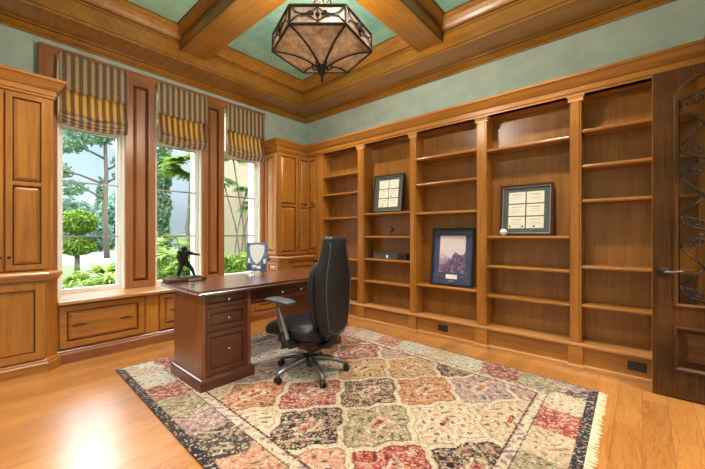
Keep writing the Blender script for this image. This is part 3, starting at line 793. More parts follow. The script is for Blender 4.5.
# ------------------------------------------------------------------ desk
dk = thing('desk', 'dark cherry pedestal desk with brass knobs standing on the rug', 'desk', (-2.8, 2.0, RZ))
Z0 = RZ+.0005
DX0, DX1 = -3.03, -2.50
DYa, DYb, DYc, DYd = 1.13, 1.545, 2.25, 2.62
build('top', MB().sweep([(-3.225,1.095),(-3.225,2.76),(-2.462,2.76),(-2.462,1.095)], [(.3,.738),(0,.738),(-.0,.745),(-.012,.748),(-.004,.752),(0,.758),(0,.768),(-.006,.776),(.3,.776)], True).box(-3.1,-2.6,1.2,2.6,.739,.7755), 'desk_top', dk)
def pedestal(y0, y1):
    b = build('pedestal', MB().poly([(DX0,y0),(DX1,y0),(DX1,y0+.03),(DX1-.018,y0+.03),(DX1-.018,y1-.03),(DX1,y1-.03),(DX1,y1),(DX0,y1)], Z0+.08, .739), 'cherryl_z', dk, bevel=.003)
    build('plinth', MB().sweep([(DX0,y0),(DX0,y1),(DX1,y1),(DX1,y0)], [(.1,Z0),(-.022,Z0),(-.022,Z0+.072),(-.016,Z0+.082),(-.006,Z0+.088),(-.004,Z0+.095),(.1,Z0+.095)], True), 'cherry_y', dk)
    for z0, z1 in ((.635,.735),(.452,.622),(.112,.438)):
        fr_ = FX(DX1-.018, y0+.033, z0)
        w_, h_ = y1-y0-.066, z1-z0
        d = bdoor('drawer', panel_door(fr_, w_, h_, .018, .036 if h_ > .12 else .022, flat=True), 'cherry_y', dk, bevel=.002)
        build('knob', knob(FX(DX1, y0+.033, z0), w_/2, h_/2 if h_ < .3 else h_*.56, .013, .028), 'nickel', d, smooth=True)
pedestal(DYa, DYb); pedestal(DYc, DYd)
build('apron', MB().box(DX0+.02, DX1-.018, DYb, DYc, .60, .739), 'cherry_y', dk, bevel=.002)
d = bdoor('drawer', panel_door(FX(DX1-.018, DYb+.02, .612), DYc-DYb-.04, .118, .018, .022, flat=True), 'cherry_y', dk, bevel=.002)
build('knob', knob(FX(DX1, 0, .612), 1.86, .06, .013, .028), 'nickel', d, smooth=True)
build('knob', knob(FX(DX1, 0, .612), 2.08, .06, .013, .028), 'nickel', d, smooth=True)

# ------------------------------------------------------------------ office chair
cx_, cy_ = -2.15, 1.90
ch = thing('office_chair', 'black leather executive swivel chair with high winged back, pulled up to the desk', 'chair', (cx_, cy_, RZ))
def sup(cx, cy, cz, a, b, e=3.0, n=28, axis='z', tilt=0):
    pts = []
    for k in range(n):
        w = 2*PI*k/n; c, s = math.cos(w), math.sin(w)
        x = a*math.copysign(abs(c)**(2/e), c); y = b*math.copysign(abs(s)**(2/e), s)
        pts.append((cx+x*math.cos(tilt), cy+y, cz+x*math.sin(tilt)))
    return pts
# back: rings stacked in z; (z, x centre, half depth, half width)
BK = [(.385,-1.875,.030,.085),(.40,-1.873,.050,.110),(.46,-1.872,.066,.142),(.56,-1.876,.074,.165),(.66,-1.878,.077,.180),(.76,-1.876,.077,.187),(.85,-1.872,.074,.187),(.93,-1.866,.066,.172),(1.0,-1.857,.055,.147),(1.07,-1.849,.048,.131),(1.13,-1.846,.043,.125),(1.165,-1.846,.038,.122),(1.182,-1.848,.026,.108),(1.187,-1.85,.012,.085)]
bk = MB().loft([sup(x, cy_-.004, z, a, b, 3.2) for z, x, a, b in BK])
back = build('backrest', bk, 'leather', ch, smooth=True, sub=1)
# side wing bolsters at the front of the back
for s in (-1, 1):
    pts = []; rad = []
    for z, x, a, b in BK[2:9]: pts.append((x-a*.78, cy_-.004+s*(b*.90), z)); rad.append(.020+.018*math.sin(PI*(z-.42)/.8))
    rad[-1] = .006; rad[-2] *= .6; rad[-3] *= .85; pts[-1] = (BK[8][1]-BK[8][2]*.35, cy_-.004+s*(BK[8][3]*.75), BK[8][0]+.03)
    build('wing_bolster', MB().tube(pts, rad, 12), 'leather', back, smooth=True)
sm_ = MB()
for s in (-1, 1):
    sm_.tube([(x+a*.93, cy_-.004+s*b*.72, z) for z, x, a, b in BK[2:11]], .0028, 6)
sm_.tube([(BK[2][1]+BK[2][2]*.93, cy_-.004+s*BK[2][3]*.72/4, BK[2][0]-.045*math.cos(s/4*PI/2)) for s in range(-4,5)], .0028, 6)
build('seam', sm_, 'thread', back, smooth=True)
# head pillow at the front top of the back
build('head_pillow', MB().loft([sup(x, cy_-.004, z, a, b, 3) for z, x, a, b in ((1.0,-1.885,.02,.08),(1.02,-1.888,.03,.10),(1.09,-1.88,.035,.10),(1.14,-1.875,.03,.09),(1.165,-1.872,.015,.07))]), 'leather', back, smooth=True, sub=1)
# seat cushion: rings stacked along x from front to rear
st_ = []
for x, zc, hz, hw in ((-2.475,.372,.04,.22),(-2.465,.376,.062,.245),(-2.41,.395,.078,.258),(-2.30,.415,.080,.262),(-2.15,.412,.078,.262),(-2.02,.412,.075,.255),(-1.94,.415,.07,.235),(-1.915,.415,.045,.20)):
    ring = []
    for k in range(28):
        w = 2*PI*k/28; c, s = math.cos(w), math.sin(w); e = 3
        ring.append((x, cy_+hw*math.copysign(abs(c)**(2/e), c), zc+hz*math.copysign(abs(s)**(2/e), s)))
    st_.append(ring)
seat = build('seat', MB().loft(st_), 'leather', ch, smooth=True, sub=1)
build('seat_pan', MB().loft([sup(-2.17, cy_, z, a, b, 4) for z, a, b in ((.30,.15,.15),(.315,.2,.2),(.345,.21,.215))]), 'black', ch, smooth=False)
for s in (-1, 1):
    yy = cy_+s*.292
    a = build('armrest', MB().tube([(-2.06,cy_+s*.16,.325),(-2.08,yy-s*.02,.318),(-2.105,yy,.335),(-2.125,yy,.40)], [.02,.02,.024,.024], 10), 'black', ch, smooth=True)
    frp = (V((-2.10,yy,.37)), V((0,1,0)), V((-.40,0,.92)).normalized(), V((.92,0,.40)).normalized())
    build('arm_post', MB().obox(frp, -.015, .015, .0, .27, -.030, .030), 'steel', a, bevel=.005, label='polished metal upright')
    frq = (V((-2.10,yy,.33)), V((0,1,0)), V((-.40,0,.92)).normalized(), V((.92,0,.40)).normalized())
    build('arm_sleeve', MB().obox(frq, -.019, .019, -.02, .11, -.035, .035), 'black', a, bevel=.006)
    pad = [ [(x, yy+hw*math.copysign(abs(math.cos(2*PI*k/20))**.6, math.cos(2*PI*k/20)), zc+hz*math.copysign(abs(math.sin(2*PI*k/20))**.6, math.sin(2*PI*k/20))) for k in range(20)]
            for x, zc, hz, hw in ((-2.33,.664,.006,.03),(-2.32,.668,.012,.05),(-2.29,.673,.016,.062),(-2.19,.675,.017,.064),(-2.09,.673,.016,.060),(-2.04,.669,.012,.05),(-2.03,.666,.005,.03)) ]
    build('arm_pad', MB().loft(pad), 'armpad', a, smooth=True)
build('mechanism', MB().box(-2.26,-2.03,cy_-.07,cy_+.07,.265,.305), 'black', ch, bevel=.012)
build('back_bracket', MB().tube([(-2.05,cy_,.285),(-1.92,cy_,.30),(-1.86,cy_,.36),(-1.85,cy_,.46)], [.03,.032,.035,.03], 10), 'black', ch, smooth=True)
build('gas_column', MB().lathe((cx_,cy_,RZ), [(.03,.06),(.03,.17),(.021,.172),(.021,.27)], 16), 'black', ch, smooth=False)
build('tilt_lever', MB().tube([(-2.2,cy_-.05,.275),(-2.22,cy_-.22,.275),(-2.22,cy_-.25,.27)], [.005,.005,.009], 8), 'black', ch, smooth=True)
for k in range(5):
    w = math.radians(-99+72*k+4); R = .315
    dx, dy = math.cos(w), math.sin(w)
    pts = [(cx_+dx*r, cy_+dy*r, RZ+z) for r, z in ((.0,.135),(.08,.132),(.16,.118),(.24,.098),(.30,.078),(.325,.066))]
    lg = build('leg', MB().tube(pts, [.03,.027,.023,.02,.018,.012], 10), 'gunmetal', ch, smooth=True)
    px, py = cx_+dx*R, cy_+dy*R
    ct = MB(); tx, ty = -dy, dx
    for s in (-1, 1):
        c = (px+tx*s*.014, py+ty*s*.014, RZ+.0275)
        rings = []
        for off, r in ((-.009,.02),(-.008,.026),(.008,.026),(.009,.02)):
            rings.append([(c[0]+tx*off+dx*r*math.cos(a), c[1]+ty*off+dy*r*math.cos(a), c[2]+r*math.sin(a)) for a in np.linspace(0,2*PI,17)[:-1]])
        ct.loft(rings)
    ct.ball((px,py,RZ+.045), .02, 10, 6)
    ct.tube([(px,py,RZ+.05),(px,py,RZ+.075)], .008, 8)
    build('caster', ct, 'black', lg, smooth=False)

# ------------------------------------------------------------------ statuette and award on the desk
sx, sy, sz = -3.135, 1.262, .7765
t = thing('football_statuette', 'bronze football player statuette in a lunging pose on the left end of the desk', 'statue', (sx, sy, sz))
build('base', MB().box(sx-.075, sx+.075, sy-.165, sy+.165, sz, sz+.032), 'walnut_y', t, bevel=.006)
build('plaque', MB().box(sx+.0745, sx+.0775, sy+.0, sy+.12, sz+.007, sz+.024), M['nickel'], t, label='small brass plate')
build('ground', MB().loft([sup(sx, sy, sz+.032, .064, .145, 3), sup(sx, sy, sz+.04, .060, .138, 3)]), 'statue', t)
def skin_fig(name, joints, edges, mat, parent, root=0, sub=2):
    base = WL[parent]
    me = bpy.data.meshes.new(name); me.from_pydata([tuple(V(j[0])-base) for j in joints], edges, [])
    o = link(bpy.data.objects.new(name, me)); o.parent = parent; WL[o] = base
    sk = o.modifiers.new('skin', 'SKIN'); sk.use_smooth_shade = True
    for i, j in enumerate(joints):
        d = me.skin_vertices[0].data[i]; d.radius = (j[1], j[1]); d.use_root = (i == root)
    s = o.modifiers.new('sub', 'SUBSURF'); s.levels = sub; s.render_levels = sub
    me.materials.append(M[mat]); return o
J = lambda x, y, z, r: ((sx+x, sy+y*.80, sz+.038+z), r*.84)
js = [J(0,-.01,.165,.038), J(.004,-.014,.215,.042), J(.012,-.022,.27,.048), J(.018,-.024,.305,.022),
      J(.0,-.055,.152,.036), J(.028,-.075,.095,.026), J(-.005,-.085,.03,.018), J(-.012,-.085,.008,.016), J(.03,-.09,.004,.013),
      J(.0,.03,.150,.036), J(.02,.085,.10,.027), J(-.005,.125,.035,.018), J(-.01,.135,.010,.016), J(.03,.142,.004,.013),
      J(.008,-.085,.282,.032), J(.03,-.115,.235,.022), J(.045,-.09,.205,.017), J(.05,-.075,.2,.016),
      J(.008,.045,.286,.032), J(.018,.105,.272,.021), J(.028,.165,.258,.016), J(.03,.185,.256,.014)]
es = [(0,1),(1,2),(2,3),(0,4),(4,5),(5,6),(6,7),(7,8),(0,9),(9,10),(10,11),(11,12),(12,13),(2,14),(14,15),(15,16),(16,17),(2,18),(18,19),(19,20),(20,21)]
bd = skin_fig('body', js, es, 'statue', t)
hb = MB().ball((sx+.028, sy-.021, sz+.372), .034, 14, 10, (1.1,.95,1.0))
hl = build('helmet', hb, 'statue', t, smooth=True)
build('face_guard', MB().tube([(sx+.035,sy-.062,sz+.362),(sx+.072,sy-.045,sz+.358),(sx+.078,sy-.026,sz+.357),(sx+.072,sy-.007,sz+.358),(sx+.035,sy+.010,sz+.362)], .004, 6).tube([(sx+.04,sy-.058,sz+.348),(sx+.072,sy-.042,sz+.342),(sx+.077,sy-.026,sz+.341),(sx+.072,sy-.01,sz+.342),(sx+.04,sy+.006,sz+.348)], .004, 6), 'statue', hl)
build('ball', MB().ball((sx+.052, sy-.080, sz+.245), .019, 12, 8, (1,1.5,1)), 'statue', t, smooth=True)
pd = MB()
for y in (-.068, .032): pd.ball((sx+.01, sy+y, sz+.333), .030, 12, 8, (1,1,.75))
build('shoulder_pad', pd, 'statue', t, smooth=True)
fng = MB()
for k in range(4): fng.tube([(sx+.03,sy+.148,sz+.294+(k-1.5)*.007),(sx+.032,sy+.166-.003*abs(k-1.4),sz+.294+(k-1.5)*.010)], [.0042,.003], 6)
fng.tube([(sx+.03,sy+.141,sz+.300),(sx+.034,sy+.150,sz+.314)], [.0042,.003], 6)
build('fingers', fng, 'statue', bd, smooth=True)

def rescale(o, k, c):
    off = V(c)-WL[o]
    for v_ in o.data.vertices: v_.co = off+(v_.co-off)*k
    if o.data.skin_vertices:
        for d_ in o.data.skin_vertices[0].data: d_.radius = (d_.radius[0]*k, d_.radius[1]*k)
bpy.context.view_layer.update()
for o in t.children_recursive:
    if o.name.split('.')[0] not in ('base','plaque','ground'): rescale(o, .77, (sx, sy-.0, sz+.036))
ax_, ay, az = -3.10, 1.985, .7765
t = thing('glass_award', 'clear glass award plaque with etched shield standing on the desk beside the third window', 'award', (ax_, ay, az))
# faces the camera side: frame with u along mostly +Y
un = V((.66,-.75,0)).normalized(); uu = V((.75,.66,0)).normalized(); tl = .10
vv = V((0,0,1))*math.cos(tl)-un*math.sin(tl); nn = uu.cross(vv)
if nn.dot(un) < 0: nn = -nn
fra = (V((ax_,ay,az+.012)), uu, vv, nn)
build('glass_plate', MB().obox(fra, -.112, .112, .02, .325, -.008, .008), 'crystal', t, bevel=.004)
def shield(hw, v0, v1, nz):
    pts = [(-hw,v1),(-hw*1.02,v1*.72+v0*.28),(-hw*.8,v1*.4+v0*.6),(-hw*.4,v1*.12+v0*.88),(0,v0),(hw*.4,v1*.12+v0*.88),(hw*.8,v1*.4+v0*.6),(hw*1.02,v1*.72+v0*.28),(hw,v1),(0,v1+.012)]
    o, u_, v__, n_ = fra
    return [o+u_*a+v__*b+n_*nz for a, b in pts]
for q_, (u_a, u_b, v_a, v_b) in enumerate(((-.05,.0,.06,.085),(.0,.045,.045,.075),(-.095,-.07,.11,.16),(.07,.095,.10,.15))):
    build('etched_leaf', MB().obox(fra, u_a, u_b, v_a, v_b, .0078, .0092, .008), 'frost', t)
build('etched_shield', MB().loft([shield(.078,.095,.295,.0082), shield(.076,.097,.293,.0096)]), 'frost', t)
build('etched_mount', MB().obox(fra,-.1,-.055,.03,.10,.0082,.0092,.006), M['matblue'], t)
build('etched_mount', MB().obox(fra,.05,.1,.03,.085,.0082,.0092,.006), M['matblue'], t)
ez = MB(); o, u_, v__, n_ = fra
for s in (-.045,.055):
    b0 = o+u_*s
    ez.tube([b0+n_*.035+v__*.0-V((0,0,.009)), b0+n_*.014+v__*.016, b0-n_*.014+v__*.018, b0-n_*.03+v__*.15], .004, 6)
    ez.tube([b0-n_*.03+v__*.15, V((*(b0-n_*.075).to_2d(), az+.004))], .004, 6)
build('easel', ez, 'iron', t, smooth=True)

# ------------------------------------------------------------------ walnut door with iron scrolls
dx0, dx1, dy0, dy1, dz0, dz1 = .06, .615, 3.372, 3.417, .010, 2.408
dr = thing('door', 'dark walnut door with arched glass and iron scrollwork, open against the bookcase', 'door', (dx1, dy0, 0))
fr_ = FY(dx0, dy1, dz0); W_, H_ = dx1-dx0, dz1-dz0; th_ = dy1-dy0
sw = .112
fm = MB()
fm.obox(fr_, 0, sw, 0, H_, 0, th_); fm.obox(fr_, W_-sw, W_, 0, H_, 0, th_)
fm.obox(fr_, sw, W_-sw, 0, .195, 0, th_); fm.obox(fr_, sw, W_-sw, .525, .66, 0, th_)
# arched head rail
def arch(u): # underside height at u
    k = (u-sw)/(W_-2*sw); return 2.205+.135*math.sin(PI*min(max(k,0),1))**.75
na = 16
for i in range(na):
    u0 = sw+(W_-2*sw)*i/na; u1 = sw+(W_-2*sw)*(i+1)/na
    o, u_, v__, n_ = fr_
    A = [(u0,arch(u0)),(u1,arch(u1)),(u1,H_),(u0,H_)]
    fm.add([o+u_*a+v__*b_ for a,b_ in A]+[o+u_*a+v__*b_+n_*th_ for a,b_ in A], [(0,3,2,1),(4,5,6,7),(0,1,5,4),(1,2,6,5),(2,3,7,6),(3,0,4,7)])
build('leaf_frame', fm, 'walnut_z', dr, bevel=.002)
o, u_, v__, n_ = fr_
path_in = lambda ins, bot: [(sw+ins,bot)]+[(sw+ins+(W_-2*sw-2*ins)*i/14, arch(sw+(W_-2*sw)*i/14)-ins) for i in range(15)]+[(W_-sw-ins,bot)]
P3 = lambda a, b_, c: o+u_*a+v__*b_+n_*c
lp = path_in(.0, .66); lp2 = path_in(.026,.686)
md = MB()
def mould(mb, outer, inner, n0, n1):
    k = len(outer)
    rings = []
    for (a, b_), (c, d_) in zip(outer, inner): rings.append([P3(a,b_,n0),P3(a,b_,n1),P3((a+c)/2,(b_+d_)/2,n1+.004),P3(c,d_,n1-.012),P3(c,d_,n0)])
    rings.append(rings[0])
    mb.loft(rings, cap=False)
mould(md, lp, lp2, .012, th_+.006)
build('glass_moulding', md, 'walnut_z', dr)
pm = MB(); pr = lambda i: [(sw+i,.195+i),(sw+i,.525-i),(W_-sw-i,.525-i),(W_-sw-i,.195+i)]
mould(pm, pr(0), pr(.03), .012, th_+.006)
build('panel_moulding', pm, 'walnut_x', dr)
build('lower_panel', MB().obox(fr_, sw, W_-sw, .195, .525, .010, .020).obox(fr_, sw+.05, W_-sw-.05, .245, .475, .02, .036, .03), 'walnut_x', dr)
gl = path_in(.012,.67)
gm = MB(); gm.loft([[P3(a,b_,.018) for a,b_ in gl],[P3(a,b_,.023) for a,b_ in gl]])
build('glass_pane', gm, 'doorglass', dr)
# iron scrolls on the glass
ir = MB(); u0, u1 = sw+.034, W_-sw-.034; um = (u0+u1)/2; gz = .032
for uu0 in (u0, u1): ir.tube([P3(uu0,.69,gz),P3(uu0,2.17,gz)], .004, 6)
def spiral(cx, cz, r, a0, turns, sg, e):
    return [P3(cx+sg*r*(1-.72*q/23)*math.cos(a0+turns*2*PI*q/23), cz+e*r*(1-.72*q/23)*math.sin(a0+turns*2*PI*q/23), gz) for q in range(24)]
for zc in (.953, 1.463, 1.973):
    ir.ball(P3(um, zc, gz), .013, 8, 6)
    for uu0, sg in ((u0, 1), (u1, -1)):
        for e in (-1, 1):
            vz = zc+e*.135
            ir.tube([P3(um, zc, gz), P3(uu0+sg*.008, vz, gz)], .0062, 6)
            cz = vz+e*.038
            ir.tube([P3(uu0+sg*.008, vz, gz)]+spiral(uu0+sg*.046, cz, .036, PI, -1.15, sg, e), .0062, 6)
            ir.tube(spiral(um-sg*.030, cz+e*.012, .032, PI*1.5, 1.2, -sg, e), .0062, 6)
            ir.tube([P3(uu0+sg*.046, cz+e*.036, gz), P3(um-sg*.05, cz+e*.05, gz), P3(um, cz+e*.075, gz)], .0055, 6)
build('iron_scrollwork', ir, 'iron', dr, smooth=True)
hs = MB(); hc = (dx0+.058, dy0, .925)
hs.lathe(hc, [(.034,0),(.036,-.006),(.030,-.011),(.020,-.013),(.018,-.03),(.021,-.032),(.022,-.045),(.014,-.052),(.002,-.053)], 8, 'y', PI/8)
hd = build('door_handle', hs, 'iron', dr, smooth=False)
build('lever', MB().tube([(hc[0],dy0-.045,hc[2]),(hc[0]+.04,dy0-.05,hc[2]+.004),(hc[0]+.085,dy0-.048,hc[2]+.010),(hc[0]+.105,dy0-.044,hc[2]+.009)], [.009,.007,.006,.005], 8), 'gunmetal', hd, smooth=True)
build('edge_strip', MB().box(dx0-.002, dx0+.0, dy0+.004, dy1-.004, dz0+.005, dz1-.005), 'pink_z', dr, label='pale strip on the leading edge')  # thin paler strip along the door's free edge

# ------------------------------------------------------------------ hanging lantern
lx, ly = -1.81, 1.72
lt = thing('pendant_lantern', 'hexagonal bronze and mica pendant lantern hanging from the ceiling beams', 'lamp', (lx, ly, 2.35))
def hexa(r, z): return [V((lx+r*math.cos(YAW+k*PI/3), ly+r*math.sin(YAW+k*PI/3), z)) for k in range(6)]
Zb, Zt, Zh = 2.578, 2.702, 2.44
Rb, Rt = .372, .368
hb_, ht_ = hexa(Rb, Zb), hexa(Rt, Zt)
fmb = MB()
for k in range(6):
    j = (k+1) % 6
    fmb.tube([hb_[k], hb_[j]], .010, 6); fmb.tube([ht_[k], ht_[j]], .011, 6); fmb.tube([hb_[k], ht_[k]], .010, 6)
build('hexagon_frame', fmb, 'bronze', lt)
def ribpt(k, s):   # concave rib from the rim to the hub
    a = hb_[k]; c = V((lx, ly, Zh)); r = 1-s
    drop = (Zb-Zh)*(s**2.3*.88+s*.12)
    return V((lx+(a.x-lx)*(r+.02), ly+(a.y-ly)*(r+.02), Zb-drop))
for k in range(6):
    j = (k+1) % 6
    build('rib', MB().tube([ribpt(k, s) for s in np.linspace(0,.97,10)], .0095, 6), 'bronze', lt, smooth=True)
    rows = [[ribpt(k, s), ribpt(j, s)] for s in np.linspace(.0,.96,9)]
    mb = MB(); vs = [p_ for r_ in rows for p_ in r_]
    mb.add(vs, [(2*i, 2*i+1, 2*i+3, 2*i+2) for i in range(8)])
    o_ = build('mica_panel', mb, 'mica', lt, smooth=True); sd = o_.modifiers.new('s', 'SOLIDIFY'); sd.thickness = .003
    a, b_ = hb_[k].lerp(hb_[j], .02), hb_[k].lerp(hb_[j], .98); c, d_ = ht_[k].lerp(ht_[j], .02), ht_[k].lerp(ht_[j], .98)
    inn = V((lx,ly,0))
    o_ = build('mica_band', MB().add([a,b_,d_,c], [(0,1,2,3)]), 'mica', lt); sd = o_.modifiers.new('s', 'SOLIDIFY'); sd.thickness = .003
    # scroll tracery on the band
    nrm_ = ((hb_[k]+hb_[j])*.5-V((lx,ly,Zb))).normalized()*.006
    Q = lambda s, z: hb_[k].lerp(hb_[j], s)+V((0,0,z))+nrm_
    sc = MB(); hgt = Zt-Zb
    for e in (0, 1):
        f = (lambda s: s) if e == 0 else (lambda s: 1-s)
        sc.tube([Q(f(.03),hgt*.12), Q(f(.12),hgt*.40), Q(f(.24),hgt*.5), Q(f(.36),hgt*.42), Q(f(.5),hgt*.14)], .004, 6)
        sc.tube([Q(f(.03),hgt*.9), Q(f(.12),hgt*.62), Q(f(.24),hgt*.5), Q(f(.36),hgt*.60), Q(f(.5),hgt*.86)], .004, 6)
        sc.tube([Q(f(.36+.05*math.cos(a)*(1-a/9)), hgt*(.5+.22*math.sin(a)*(1-a/9))) for a in np.linspace(0,6,14)], .004, 6)
        sc.tube([Q(f(.20),hgt*.5), Q(f(.44),hgt*.52)], .006, 6)
    sc.ball(Q(.5,hgt*.5), .016, 8, 6); sc.tube([Q(.5,hgt*.1), Q(.5,hgt*.9)], .004, 6)
    build('tracery', sc, 'bronze', lt, smooth=True)
build('hub', MB().lathe((lx,ly,2.335), [(.002,0),(.006,.012),(.012,.03),(.008,.05),(.022,.065),(.03,.085),(.026,.10),(.042,.115),(.036,.135),(.02,.15)], 14), 'bronze', lt, smooth=True)
sc = MB()
for k in range(6):
    w = YAW+k*PI/3
    sc.tube([(lx+math.cos(w)*r, ly+math.sin(w)*r, z) for r, z in ((.02,2.455),(.05,2.437),(.072,2.447),(.078,2.465),(.066,2.476),(.056,2.466))], .0055, 6)
build('hub_scroll', sc, 'bronze', lt, smooth=True)
stm = MB().tube([(lx,ly,2.47),(lx,ly,3.29)], .009, 8)
build('stem', stm, 'bronze', lt)
sp_ = MB()
for k in range(6):
    sp_.tube([ht_[k], V((lx,ly,0)).lerp(V((ht_[k].x,ht_[k].y,0)), .45)+V((0,0,2.79)), V((lx,ly,2.90))], .007, 6)
    w = YAW+k*PI/3+PI/6
    sp_.tube([(lx+math.cos(w)*r, ly+math.sin(w)*r, z) for r, z in ((.01,2.90),(.05,2.93),(.075,2.97),(.06,3.0),(.04,2.985),(.05,2.965))], .006, 6)
build('top_bracket', sp_, 'bronze', lt, smooth=True)
build('ceiling_canopy', MB().lathe((lx,ly,3.27), [(.012,0),(.05,.015),(.075,.04),(.08,.056)], 20), 'bronze', lt, smooth=True)

# ------------------------------------------------------------------ outside the windows
GZ = -.12
struct('ground', MB().box(-60, -4.76, -30, 45, GZ-.3, GZ), 'grass')
def at(px, X):     # y on the sight line through image column px, at plane X
    a = (px-352.5)/F; R_ = DV+RV*a; t_ = X/R_.x; return R_.y*t_
def zat(px, py, X):
    a = (px-352.5)/F; R_ = DV+RV*a; t_ = X/R_.x; return H+t_*(234.5-py)/F
dv = MB().poly([(-11.5,at(92,-11.5)),(-11.5,at(121,-11.5)),(-30,at(125,-30)),(-34,at(55,-34)),(-26,at(50,-26)),(-19,at(60,-19)),(-17,at(80,-17))], GZ, GZ+.02)
struct('driveway', dv, 'asphalt')
def leaves(cs, n, size, flat=0):   # cs: list of (centre, radii)
    mb = MB(); tot = sum(r[0]*r[1]+r[1]*r[2]+r[0]*r[2] for _, r in cs)
    for c, r in cs:
        m_ = max(6, int(n*(r[0]*r[1]+r[1]*r[2]+r[0]*r[2])/tot))
        for _ in range(m_):
            d = V((random.gauss(0,1),random.gauss(0,1),random.gauss(0,1))).normalized(); k_ = random.uniform(.62,1.03)
            p_ = V((c[0]+d.x*r[0]*k_, c[1]+d.y*r[1]*k_, c[2]+d.z*r[2]*k_))
            a = V((random.gauss(0,1),random.gauss(0,1),random.gauss(0,1))).normalized(); b_ = a.orthogonal().normalized()
            s = size*random.uniform(.6,1.3); e = a.cross(b_)
            mb.add([p_-a*s, p_+b_*s*.45+e*s*.15, p_+a*s, p_-b_*s*.45+e*s*.15], [(0,1,2,3)])
    return mb
# double-ball topiary
X = -9.6; yc = at(77, X)
t = thing('topiary_tree', 'clipped topiary tree of two round green balls seen through the first window', 'topiary', (X, yc, GZ))
z1, z2 = zat(77,222,X), zat(77,246.5,X); r1 = .42
build('trunk', MB().tube([(X,yc,GZ),(X+.02,yc,.6),(X,yc,z1)], [.06,.05,.04], 8), 'barkg', t, smooth=True)
build('upper_ball', MB().ball((X,yc,z1), .28, 16, 10, (1,1,.8)), M['fir'], t); 
build('upper_foliage', leaves([((X,yc,z1),(.37,.37,.27))], 2600, .05), 'box', t)
build('lower_foliage', leaves([((X,yc,z2),(.35,.35,.19))], 2000, .05), 'box', t)
# tall open tree
X = -22; yc = at(107, X)
t = thing('garden_tree', 'tall open-crowned tree behind the topiary, seen through the first window', 'tree', (X, yc, GZ))
build('trunk', MB().tube([(X,yc,GZ),(X,yc-.1,2.5),(X+.1,yc-.05,4.5),(X,yc-.2,9.5)], [.15,.13,.10,.05], 8), 'barkg', t, smooth=True)
br = MB()
cl = []
for zz, dy_, L in ((3.6,-1.6,.9),(4.4,-2.4,1.2),(5.2,1.0,1.0),(5.8,-2.0,1.3),(6.6,-.7,1.4),(7.4,-1.9,1.2),(8.4,-.5,1.5),(6.8,1.0,1.1),(4.5,.9,.8),(9.0,.7,1.2),(8.6,-1.9,1.2),(9.9,-.8,1.3)):
    br.tube([(X,yc-.05,zz-.5),(X+.1,yc+dy_*.5,zz-.1),(X+.1,yc+dy_,zz)], [.07,.05,.03], 6); cl.append(((X+random.uniform(-.4,.4),yc+dy_,zz),(L*.8,L*.85,L*.42)))
build('branches', br, 'barkg', t, smooth=True)
build('foliage', leaves(cl, 4200, .15), 'pine', t)
# far tree line
FT = [(50,-30,4.0,1.2),(64,-35,4.4,1.3),(80,-43,4.6,1.5),(92,-31,2.6,1.0),(101,-50,7.5,1.6),(112,-36,4.4,1.2),(123,-46,6.8,1.6)]
for i, (px_, X, hh, rr_) in enumerate(FT):
    yc = at(px_, X)
    nm = ['leftmost dark tree in the far row beyond the driveway','second dark tree from the left in the far row beyond the driveway','low bushy tree in the far row behind the topiary','lowest rounded tree in the far row behind the topiary','narrow pointed dark tree in the far row','rounded tree behind the tall trunk in the far row','rightmost tall tree in the far row beyond the driveway'][i]
    t = thing('distant_tree', nm, 'tree', (X, yc, GZ), 'far row of trees')
    build('trunk', MB().tube([(X,yc,GZ),(X,yc,hh*.5)], .15, 6), 'barkg', t)
    if i == 4: cs = [((X,yc,hh*k_),(rr_*(1.05-k_)*.9+.1,rr_*(1.05-k_)*.9+.1,hh*.2)) for k_ in (.2,.4,.6,.8,.95)]
    else: cs = [((X,yc,hh*.5),(rr_,rr_,hh*.5)),((X,yc+rr_*.5,hh*.4),(rr_*.7,rr_*.7,hh*.38)),((X,yc-rr_*.5,hh*.35),(rr_*.7,rr_*.7,hh*.34))]
    build('foliage', leaves(cs, 1500, .3), 'fir', t)
# strip of tree beside the white house, window 2
X = -9.3; yc = at(160.5, X)
t = thing('garden_tree', 'leafy tree beside the white house, at the left of the middle window', 'tree', (X, yc, GZ))
build('trunk', MB().tube([(X,yc,GZ),(X,yc,4)], [.08,.04], 8), 'barkg', t, smooth=True)
build('foliage', leaves([((X,yc-.03,1.1+.75*k_),(.34,.27,.50)) for k_ in range(5)], 3000, .075), 'pine', t)

# neighbouring houses
Xh = -10.0
ya, yb = at(166.5, Xh), at(232, Xh)
t = thing('white_house', 'plain white stucco house wall seen through the middle window', 'house', (Xh, ya, GZ))
build('wall', MB().box(Xh-2, Xh, ya, yb+1.5, GZ, 6.2), 'stuccow', t)
build('eave', MB().box(Xh-2.3, Xh+.05, ya-.3, yb+1.5, 6.2, 6.4), 'white', t)
X2 = -8.8
ya, yb = at(222, X2), 10.5
t = thing('beige_house', 'beige stucco wing with stone column seen through the window beside the corner cabinet', 'house', (X2, ya, GZ))
build('wall', MB().box(X2-1.1, X2, ya, yb, GZ, 5.2), 'stuccob', t)
yk = at(251, X2)
build('column', MB().box(X2, X2+.22, yk-.17, yk+.22, GZ, 1.95).lathe((X2+.12,yk+.03,1.95), [(.2,0),(.28,.05),(.30,.12),(.24,.16)], 14), 'stone', t, bevel=.01)
build('lintel', MB().box(X2, X2+.3, yk-.3, yb, 2.15, 2.5).box(X2, X2+.36, yk-.34, yb, 2.5, 2.6), 'stone', t, bevel=.01)
build('window_recess', MB().box(X2, X2+.02, yk+.3, yk+1.6, .9, 2.1), M['matgrey'], t)

